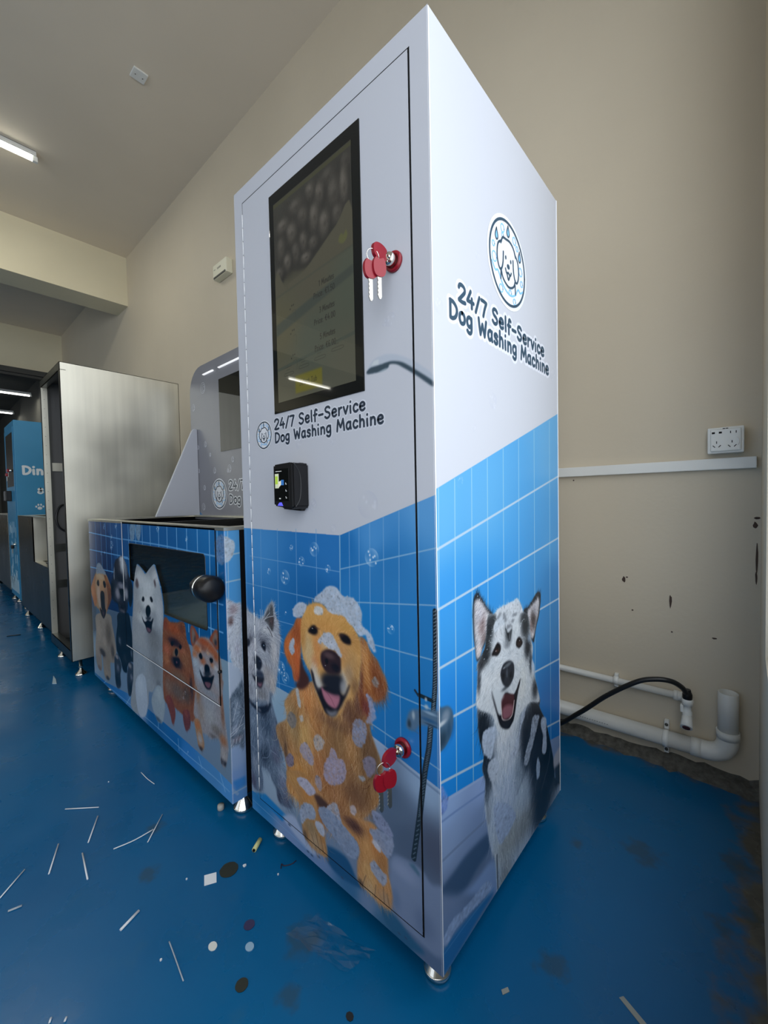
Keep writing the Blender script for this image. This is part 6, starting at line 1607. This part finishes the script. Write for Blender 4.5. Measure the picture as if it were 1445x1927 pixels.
for x,z,r in ((-2.24,1.62,.02),(-2.19,1.36,.012),(-2.09,1.37,.016),(-2.03,1.30,.01),(-2.19,1.21,.012),(-1.98,1.20,.016),(-2.12,1.1,.014),(-1.80,1.2,.02),(-1.82,1.12+.07,.01),(-2.14,.98,.02),(-2.1,1.72,.03),(-1.76,1.25,.014)):
    bu=MB()
    for k in range(3): ribbon(bu,ringpath(x+k*r*.2,z-k*r*.1,r*(1-k*.3),14,r*1.1*(1-k*.3)),.0022,lambda a,b,h:pb(a,b,.0006+h))
    bu.build('bubble_print',BUBM,BP)

MB().prism([(.285,.926),(.549,.926),(.549,1.475),(.530,1.478),(.515,1.46)],0,-2.215,-2.195,.003).build('side_wing',M['white_vinyl'],T)
for x,y in ((-.792,.022),(-2.13,.022),(-.792,.52),(-2.13,.52)): foot(T,x,y,.066,.029)

# ================================================================ STEEL CABINET (unfinished, open front)
S=thing('steel_cabinet','tall bare stainless steel cabinet with open front behind the tiled tub','cabinet',(-2.74,.25,0))
x0,x1,y0,y1,zb,zt=-3.03,-2.47,-.095,.555,.10,1.82
side=MB().box((x1-.003,y0,zb),(x1,y1,zt)).build('side_sheet',M['steel'],S)
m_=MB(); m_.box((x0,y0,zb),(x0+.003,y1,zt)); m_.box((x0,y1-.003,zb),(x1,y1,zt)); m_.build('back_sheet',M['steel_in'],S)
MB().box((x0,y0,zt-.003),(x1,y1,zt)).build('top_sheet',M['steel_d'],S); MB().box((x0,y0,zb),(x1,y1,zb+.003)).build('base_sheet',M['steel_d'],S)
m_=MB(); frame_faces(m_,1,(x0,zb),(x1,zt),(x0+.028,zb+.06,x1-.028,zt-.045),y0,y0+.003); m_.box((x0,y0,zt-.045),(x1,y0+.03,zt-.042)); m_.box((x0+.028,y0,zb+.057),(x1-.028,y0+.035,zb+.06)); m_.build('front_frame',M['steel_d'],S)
m_=MB(); m_.box((x0+.028,y0,zb+.06),(x0+.031,y0+.032,zt-.045)); m_.build('left_flange',M['steel'],S)
for k in range(26): MB().lathe((x0+.0312,y0+.014,zb+.16+k*.06),[(.0016,0),(.0016,.0008),(.0001,.001)],ax=0,seg=8).build('flange_rivet',M['black_void'],S)
m_=MB(); m_.box((x0+.031,y0+.034,zb+.063),(x0+.035,y0+.040,zt-.05)); m_.build('inner_lip',M['steel_d'],S)
for z0_,z1_ in ((.70,.748),(.457,.505),(1.235,1.29)):
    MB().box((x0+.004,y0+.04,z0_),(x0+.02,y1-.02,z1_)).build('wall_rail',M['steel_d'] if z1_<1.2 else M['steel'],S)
MB().tube(catmull([(x0+.01,.04,1.02),(x0+.02,-.02,1.0),(x0+.03,-.045,.93),(x0+.03,-.03,.86),(x0+.02,.02,.82)]),.006,8).build('black_cable',M['black_rubber'],S)
for x,y in ((-2.52,-.045),(-2.98,-.045),(-2.52,.5),(-2.98,.5)):
    a=MB(); a.lathe((x,y,0),[(.030,0),(.031,.004),(.028,.010),(.012,.026),(.011,.03),(.008,.032),(.008,.10)],seg=20); a.lathe((x,y,0),[(.013,.044),(.013,.052)],seg=6,smooth=False); a.build('foot',M['chrome'],S)

# ================================================================ LOW STEEL BASIN UNIT
B=thing('steel_basin_unit','low bare steel wash basin between open cabinet and blue kiosk','wash tub',(-3.8,.3,0))
x0,x1,y0,y1,zb,zt=-4.56,-3.06,-.05,.6,.10,.92
m_=MB(); frame_faces(m_,1,(x0,zb),(x1,zt),(-3.83,.56,-3.22,zt),y0,y0+.004); m_.build('front_sheet',M['steel_d'],B)
m_=MB(); m_.box((x1-.004,y0,zb),(x1,y1,zt)); m_.box((x0,y0,zb),(x0+.004,y1,zt)); m_.box((x0,y1-.004,zb),(x1,y1,zt)); m_.box((x0,y0,zb),(x1,y1,zb+.004)); m_.build('shell',M['steel_d'],B)
m_=MB(); m_.box((x0+.02,y0+.01,.5),(x1-.02,y1-.01,.51)); m_.box((-3.86,y0,.56),(-3.83,.2,zt)); m_.box((-3.83,y0+.002,.545),(-3.22,y0+.05,.56)); m_.build('notch_lining',M['steel'],B)
m_=MB(); frame_faces(m_,2,(x0,y0),(x1,y1),(x0+.05,y0+.05,x1-.05,y1-.06),zt-.003,zt+.004); m_.build('rim',M['steel'],B)
MB().tube([(-3.5,y0+.03,.575),(-3.3,y0+.03,.575)],.012,8).build('black_handle',M['black_rubber'],B)
for x in (-4.5,-3.9,-3.15): 
    for y in (-.01,.54): foot(B,x,y,.102,.03)

# ================================================================ BLUE KIOSK far left
Q=thing('blue_kiosk','tall cyan blue wash kiosk with white script beyond the steel basin','kiosk',(-5.05,.3,0))
x0,x1,y0,y1,zb,zt=-5.36,-4.76,-.03,.65,.10,1.826
MB().box((x0,y0+.002,zb),(x1,y1,zt),.003).build('cabinet_body',M['blue_paint'],Q)
dr=MB(); frame_faces(dr,1,(x0+.03,zb+.05),(x1-.03,zt-.06),(x0+.09,1.20,x1-.07,1.72),y0-.004,y0+.001); dr=dr.build('door',M['blue_paint'],Q)
MB().box((x0+.09,y0-.003,1.20),(x1-.07,y0+.001,1.72)).build('door_screen',mat('dull dark screen',(.03,.028,.025),.4,spec=.12),dr)
sp=MB(); rg=random.Random(8)
for k in range(26):
    x=rg.uniform(x0+.06,x1-.05); z=rg.uniform(.2,.8); sp.prism([(x+.012*math.cos(a)*rg.uniform(.6,1.2),z+(.03+rg.random()*.04)*math.sin(a)) for a in [q*PI/4 for q in range(8)]],1,y0-.0055,y0-.004)
SPM=mat('pale blue splash print',(.36,.52,.62),.4); sp.build('splash_drops',SPM,dr); sp=MB(); sp.prism([(x0+.04,zb+.06),(x1-.04,zb+.06),(x1-.04,.30),(x1-.1,.26),(x1-.16,.36),(x1-.2,.27),(x1-.3,.33),(x1-.36,.25),(x1-.45,.3),(x0+.04,.28)],1,y0-.0055,y0-.004)
sp.build('splash_print',SPM,dr)
MB().box((x0+.22,y0-.05,1.06),(x0+.36,y0-.003,1.16),.006).build('payment_terminal',M['black_plastic'],Q)
pq=lambda a,b,h:(x1+.0005+h,a,b)
g=MB(); 
for s in strokes('Din',.022,1.315,.075,.165): ribbon(g,s,.021,lambda a,b,h:pq(a,b,.0006+h))
SCR=mat('white script print',(.66,.70,.72),.4); g.build('lettering',SCR,Q); g=MB()
for s in strokes('8',.128,1.128,.052,.06): ribbon(g,s,.014,lambda a,b,h:pq(a,b,.0006+h))
g.build('numeral',SCR,Q); g=MB()
def paw(cx,cz,r):
    for x,y,a,b in ((0,-.3,.5,.42),(-.75,.15,.2,.28),(-.28,.62,.2,.3),(.28,.62,.2,.3),(.75,.15,.2,.28)): flatpoly(g,[(cx+(x+a*math.cos(k*PI/8))*r,cz+(y+b*math.sin(k*PI/8))*r) for k in range(16)],lambda a_,b_:pq(a_,b_,.0006))
paw(.14,.995,.036)
g.build('paw_print',SCR,Q)
for x,y in ((x1-.08,.03),(x0+.08,.03),(x1-.08,.58),(x0+.08,.58)): foot(Q,x,y,.102,.03)
kb=thing('key_bunch','small bunch of keys with red caps in the far blue kiosk','keys',(x1-.09,y0-.02,1.36))
for i,(dz,dy) in enumerate(((0,0),(-.04,-.01))):
    a=MB().box((x1-.115,y0-.05+dy,1.335+dz),(x1-.085,y0-.03+dy,1.365+dz),.006).build('key',M['red'],kb); MB().box((x1-.104,y0-.04+dy,1.29+dz),(x1-.096,y0-.036+dy,1.34+dz)).build('key_blade',M['key'],a)
MB().tube([(x1-.1,y0-.036,1.35),(x1-.1,y0,1.352)],.012,12).build('lock_barrel',M['chrome'],Q)
kb2=thing('key_bunch','bunch of nickel keys low on the far blue kiosk door','keys',(x1-.09,y0-.02,.62))
a=MB().box((x1-.115,y0-.045,.60),(x1-.08,y0-.02,.635),.008).build('key',M['black_plastic'],kb2); MB().box((x1-.104,y0-.036,.555),(x1-.092,y0-.03,.60)).build('key_blade',M['key'],a)
MB().tube([(x1-.06,y0-.03,.64),(x1-.06,y0,.642)],.012,12).build('lock_barrel',M['chrome'],Q)

# far wash tub at the left edge of the photo
L_=thing('far_wash_tub','steel fronted wash tub with cyan backsplash at far left edge','wash tub',(-6.2,.3,0))
MB().box((-7.0,-.03,.12),(-5.42,.58,.92),.004).build('steel_body',M['steel_d'],L_)
MB().box((-7.0,.50,.92),(-5.42,.55,1.72),.01).build('backsplash',M['blue_paint'],L_)
g=MB(); ribbon(g,[(-5.62,1.31),(-5.55,1.35),(-5.5,1.31),(-5.55,1.27),(-5.62,1.31)],.03,lambda a,b,h:(a,.498-h,b)); g.build('script_print',M['white_plastic'],L_)
for x in (-5.52,-6.85):
    for y in (.02,.5): foot(L_,x,y,.122,.032)

# ================================================================ ROOM FITTINGS
def tube_lamp(name,label,x,ya,yb,z,m,power,col=(1,.97,.84)):
    t=thing(name,label,'ceiling light',(x,(ya+yb)/2,z),'fluorescent tube lights')
    MB().box((x-.03,ya,z-.035),(x+.03,yb,z),.006).build('lamp_housing',M['white_plastic'],t)
    MB().tube([(x,ya-.02 if ya>yb else ya+.02,z-.058),(x,yb+.02 if ya>yb else yb-.02,z-.058)],.016,12).build('lamp_tube',m,t)
    for yy in (ya,yb): MB().box((x-.016,yy-.018,z-.075),(x+.016,yy+.018,z-.03),.004).build('end_cap',M['white_plastic'],t)
    d=bpy.data.lights.new('tube_light','AREA'); d.shape='RECTANGLE'; d.size=.05; d.size_y=abs(ya-yb)-.06; d.energy=power; d.color=col; o=bpy.data.objects.new('tube_light',d); C.objects.link(o); o.location=(0,0,-.085); o.parent=t
    return t
tube_lamp('fluorescent_lamp','lit fluorescent batten lamp on the near ceiling above the tubs',-4.2,.13,-1.1,CZ,M['tube'],12)
tube_lamp('fluorescent_lamp','nearer of two lit tube lamps in the dark far hall',-11.2,1.05,-.3,3.45,M['tube_far'],7)
tube_lamp('fluorescent_lamp','farther of two lit tube lamps in the dark far hall',-13.7,1.05,-.3,3.45,M['tube_far'],7)
tube_lamp('fluorescent_lamp','lit tube lamp mirrored in the kiosk touchscreen',-7.9,-5.4,-6.75,CZ,M['tube'],12)
pl=thing('ceiling_cover_plate','small square white blank plate on the grey ceiling','cover plate',(-2.815,.5,CZ))
MB().box((-2.862,.455,CZ-.012),(-2.770,.548,CZ),.004).build('plate',M['white_plastic'],pl)
for y in (.478,.525): MB().lathe((-2.816,y,0),[(.004,CZ-.0135),(.003,CZ-.0125),(.0001,CZ-.0125)],seg=10).build('screw',M['dark_metal'],pl)
eb=thing('wall_sensor_box','cream plastic box high on the back wall left of kiosk','sensor',(-2.92,1.12,2.98))
MB().box((-3.03,1.11,2.925),(-2.80,WY,3.045),.008).build('box_body',M['cream_plastic'],eb)
MB().box((-3.015,1.106,2.928),(-2.815,1.15,2.942),.002).build('louvre',M['dark_metal'],eb)
lg=MB(); lg.box((-3.01,1.1085,2.998),(-2.985,1.1105,3.004)); lg.box((-2.95,1.1085,2.992),(-2.89,1.1105,3.006)); lg.build('printed_mark',mat('grey mark',(.35,.33,.26),.5),eb)
so=thing('wall_socket','white double wall socket above the cable trunking','socket',(.39,WY,1.18))
MB().box((.343,WY-.045,1.136),(.437,WY,1.222),.004).build('socket_box',M['white_plastic'],so)
MB().box((.351,WY-.050,1.142),(.430,WY-.044,1.216),.004).build('face_plate',M['white_plastic'],so)
for (x,z,w_,h_,an) in ((.359,1.204,.008,.006,0),(.377,1.204,.008,.006,0),(.403,1.203,.0022,.008,0),(.417,1.203,.0022,.008,0),(.3675,1.172,.0022,.008,0),(.407,1.172,.0022,.008,0),(.3605,1.159,.0022,.009,.75),(.3755,1.159,.0022,.009,-.75),(.400,1.158,.0022,.009,.75),(.415,1.158,.0022,.009,-.75),(.386,1.2165,.006,.002,0),(.394,1.2165,.006,.002,0)):
    c_,s_=math.cos(an),math.sin(an); P=[(x+a*c_-b*s_,z+a*s_+b*c_) for a,b in ((-w_/2,-h_/2),(w_/2,-h_/2),(w_/2,h_/2),(-w_/2,h_/2))]
    MB().prism(P,1,WY-.0506,WY-.048).build('socket_slot',M['black_void'],so)
MB().tube(catmull([(.420,WY-.051,1.185),(.424,WY-.051,1.178),(.424,WY-.051,1.166),(.421,WY-.051,1.160)]),.0012,6).build('moulded_line',M['white_plastic'],so)
# thin supply pipe
pp=thing('water_supply_pipe','thin white water pipe along the wall ending at a tap','pipe',(.1,1.15,.27))
MB().tube([(-1.4,1.152,.262),(.262,1.152,.270)],.0125,14).build('pipe',M['pvc'],pp)
el=MB(); el.tube(catmull([(.255,1.152,.270),(.278,1.150,.271),(.291,1.135,.271),(.292,1.118,.270)]),[.0165]*19,14); el.tube([(.248,1.152,.270),(.262,1.152,.270)],.018,14); el.build('elbow',M['pvc'],pp)
cl=MB(); cl.tube([(.052,1.152,.2705),(.070,1.152,.2705)],.0155,12); cl.box((.054,1.15,.284),(.068,1.169,.296),.002); cl.box((.054,1.15,.245),(.068,1.169,.255),.002); cl.build('pipe_clip',M['white_plastic'],pp)
va=MB(); va.lathe((.292,1.108,0),[(.011,.212),(.0145,.214),(.0145,.240),(.012,.244),(.012,.262),(.016,.264),(.016,.282),(.012,.286)],seg=18); va.box((.272,1.098,.236),(.282,1.116,.262),.003); va.build('tap_body',M['white_plastic'],pp)
tp=MB(); tp.tube([(.292,1.112,.226),(.292,1.075,.196)],[.015,.018],16); tp.build('tap_outlet',M['white_plastic'],pp)
tp=MB(); tp.tube([(.292,1.0755,.1965),(.292,1.0735,.195)],.0115,14); tp.build('tap_bore',mat('dark red bore',(.08,.01,.012),.4),pp)
hs=MB(); hs.tube(catmull([(-.30,1.02,.03),(-.16,1.045,.052),(-.045,1.04,.150),(.055,1.035,.252),(.150,1.035,.330),(.205,1.045,.352),(.250,1.06,.352),(.278,1.085,.330),(.290,1.104,.302),(.292,1.108,.286)],8),.0088,12)
ho=hs.build('black_hose',M['black_rubber'],base=(0,1.05,.02)); tag(ho,'black rubber water hose arching from the tap to behind the kiosk','hose')
cn=MB(); cn.lathe((.292,1.108,0),[(.013,.284),(.015,.287),(.015,.302),(.011,.312),(.010,.318)],seg=14); co=cn.build('hose_collar',M['black_plastic'],ho)
# drain pipe
dp=thing('drain_pipe','thick white plastic drain pipe with upright end near the corner','pipe',(.2,1.13,.1))
MB().tube([(-1.5,1.137,.088),(.325,1.137,.108)],.028,22).build('pipe',M['pvc'],dp)
el=MB(); el.tube([(.300,1.137,.108),(.330,1.137,.108)],.031,22); el.tube(catmull([(.322,1.137,.108),(.355,1.137,.110),(.384,1.137,.124),(.399,1.137,.152),(.401,1.137,.178)]),.0305,22); el.tube([(.401,1.137,.172),(.401,1.137,.198)],.0325,22); el.build('elbow',M['pvc'],dp)
up=MB(); up.lathe((.401,1.137,0),[(.028,.180),(.028,.328),(.0272,.329),(.0245,.329),(.0245,.190),(.0001,.19)],seg=30); up.build('upright_pipe',M['pvc'],dp)
cl=MB(); cl.tube([(.218,1.137,.1065),(.235,1.137,.1067)],.0305,22); cl.box((.219,1.150,.135),(.234,1.169,.166),.002); cl.box((.219,1.150,.046),(.234,1.169,.078),.002); cl=cl.build('pipe_clamp',M['white_plastic'],dp)
for z in (.152,.060): MB().lathe((.2265,0,z),[(.0055,1.150),(.0055,1.147),(.0001,1.146)],ax=1,seg=12).build('clamp_screw',M['dark_metal'],cl)
pm=MB()
for k in range(15): pm.box((-.09+k*.009,1.1085,.1005+k*.0001),(-.0855+k*.009,1.1096,.1035+k*.0001))
pm.build('printed_code',mat('grey code print',(.35,.35,.33),.5),dp)

# ================================================================ LITTER ON THE FLOOR
strip_m=mat('white plastic offcut',(.72,.76,.80),.4); faint=mat('grey plastic offcut',(.38,.44,.50),.4)
GR='plastic strip offcuts on the floor'
def strip(pts,w,m,label):
    o=MB(); p=catmull([(a/1000,b/1000,.0025) for a,b in pts],5) if len(pts)>2 else [Vector((a/1000,b/1000,.0025)) for a,b in pts]
    o.tube(p,w/2,6,flat=.7); q=o.build('plastic_strip',m,base=(pts[0][0]/1000,pts[0][1]/1000,0)); tag(q,label,'offcut',GR)
strip([(-1240,-365),(-1163,-290)],.004,strip_m,'thin white strip lying crosswise, topmost of the loose floor strips but one')
strip([(-1120,-303),(-1019,-352)],.004,strip_m,'short white strip just below the crosswise strip, left of the joined pair')
strip([(-1082,-411),(-977,-451)],.004,strip_m,'short slanting white strip, second from the left photo edge')
strip([(-988,-373),(-876,-386)],.0042,strip_m,'short white strip leaning left at its top, below the slanting ones')
strip([(-1047,-492),(-987,-548)],.004,strip_m,'long white strip cut off by the left photo edge')
strip([(-934,-310),(-922,-260),(-922,-207)],.004,strip_m,'longest bent white strip, touching a straight one at its right end')
strip([(-965,-165),(-883,-236)],.0034,strip_m,'straight white strip touching the end of the long bent one')
strip([(-676,-326),(-658,-371)],.0075,strip_m,'wide short white strip lying alone in the middle of the floor')
strip([(-543,-306),(-506,-310),(-438,-318)],.0028,faint,'wavy thin grey strip lowest among the floor strips, left of the dark discs')
strip([(-1249,-135),(-1192,-133),(-1141,-127)],.0028,strip_m,'small curved white strip nearest the front edge of the tiled tub')
strip([(-925,-539),(-917,-514)],.006,faint,'faint pale sliver near the left photo edge below the long strip')
strip([(-574,-514),(-566,-518)],.004,strip_m,'tiny white sliver at the bottom photo edge, left of its twin')
strip([(-552,-494),(-546,-498)],.004,strip_m,'tiny white sliver at the bottom photo edge, right of its twin')
def disc(name,x,y,r,m,label,ry=None,n=22,h=.0016,jit=.03):
    pts=[((x+r*math.cos(2*PI*k/n)*random.uniform(1-jit,1+jit))/1000,(y+(ry or r)*math.sin(2*PI*k/n)*random.uniform(1-jit,1+jit))/1000) for k in range(n)]
    o=MB().prism(pts,2,0.0003,h).build(name,m,base=(x/1000,y/1000,0)); return tag(o,label,'scrap')
olive=mat('olive rubber disc',(.022,.026,.018),.6); 
disc('rubber_disc',-613,-124,24,olive,'large dark olive disc beside the white square of paper')
disc('rubber_disc',-437,-166,12.5,mat('purple disc',(.035,.03,.09),.5),'small purple disc above the clear scrap')
disc('plastic_disc',-458,-245,11,mat('white disc',(.70,.72,.68),.4),'white round plastic scrap left of the clear scrap',9)
disc('plastic_disc',-393,-191,10.5,mat('clear blue disc',(.30,.46,.60),.25),'clear bluish round scrap below the purple disc',9)
disc('rubber_disc',-339,-241,13,olive,'small dark olive disc below the white and clear scraps')
disc('rubber_square',-130,-131,8.5,mat('black scrap',(.012,.014,.016),.6),'small black square scrap at the bottom edge of the photo',7,8)
o=MB().prism([(-.648,-.176),(-.618,-.190),(-.603,-.164),(-.632,-.150)],2,.0003,.001).build('paper_square',mat('white paper',(.82,.85,.88),.6),base=(-.625,-.17,0)); tag(o,'white square paper scrap beside the large dark disc','scrap')
for x,y,r,l in ((-673,-212,2.2,'tiny white crumb left of the white paper square'),(-518,-333,2.6,'tiny white crumb between wavy strip and wide strip'),(-591,-90,4.5,'small white chip right of the large dark disc'),(-497,-45,2.2,'tiny white crumb beside the kiosk front foot'),(-1285,-230,1.8,'tiny white crumb high on the open floor')):
    disc('plastic_crumb',x,y,r,strip_m,l,n=8,h=.003,jit=.2)
st=thing('plastic_stub','translucent grey stub standing beside the tub foot','scrap',(-.843,-.03,0))
MB().lathe((-.843,-.03,0),[(.010,0),(.011,.004),(.010,.016),(.0001,.017)],seg=16).build('stub_body',mat('translucent grey plastic',(.36,.37,.35),.3),st)
yp=thing('yellow_sleeve','pale yellow plastic sleeve lying in front of the kiosk','scrap',(-.62,-.035,0))
MB().tube([(-.630,-.0165,.0065),(-.6105,-.049,.0065)],.0063,14).build('sleeve',mat('pale yellow plastic',(.66,.66,.30),.45),yp)
MB().tube([(-.6105,-.0488,.0065),(-.6095,-.0505,.0065)],.0042,10).build('sleeve_bore',M['black_void'],yp)
o=MB().tube(catmull([(-.506,-.03,.0015),(-.516,-.021,.0018),(-.506,-.019,.0015),(-.495,-.003,.0015),(-.494,.012,.0015)]),.0013,6).build('thread',mat('dark purple thread',(.03,.01,.03),.6),base=(-.5,-.01,0)); tag(o,'dark curled thread on the floor beside the yellow sleeve','thread')
o=MB().tube([(-3.844,-.232,.003),(-3.82,-.19,.004),(-3.807,-.156,.003)],.006,6,flat=.6).build('dark_twig',M['black_rubber'],base=(-3.82,-.19,0)); tag(o,'dark twig on the far blue floor left of the steel cabinet','twig')
o=MB(); o.prism([(-2.62,-.158),(-2.49,-.186),(-2.47,-.170),(-2.55,-.160)],2,.0004,.003); o=o.build('film_shard',mat('pale film shard',(.45,.58,.66),.3),base=(-2.5,-.17,0)); tag(o,'pale triangular film shard on the floor below the steel cabinet','scrap')
pale=mat('dusty grey tape',(.30,.31,.28),.6)
def quad(name,P,m,label): tag(MB().prism([(a/1000,b/1000) for a,b in P],2,.0003,.0015).build(name,m,base=(P[0][0]/1000,P[0][1]/1000,0)),label,'scrap')
quad('tape_scrap',[(74,100),(80,94),(88,108),(82,113)],pale,'small grey tape scrap right of the kiosk corner foot')
quad('tape_scrap',[(258,240),(264,248),(318,222),(312,212)],pale,'larger grey tape strip at the bottom photo edge, right of kiosk')
fm=MB(); n=9
gv=[]
for j in range(n+1):
    row=[]
    for i in range(n+1):
        a,b=i/n,j/n; x=-.352+.165*a+.02*b; y=-.122+.03*a+.075*b; row.append(fm.bm.verts.new((x+random.uniform(-.004,.004),y+random.uniform(-.004,.004),.0015+random.random()**3*.006)))
    gv.append(row)
for j in range(n):
    for i in range(n): fm.bm.faces.new((gv[j][i],gv[j][i+1],gv[j+1][i+1],gv[j+1][i]))
o=fm.build('crumpled_film',M['film'],base=(-.26,-.08,0)); tag(o,'crumpled clear plastic film on the floor in front of the kiosk','scrap')
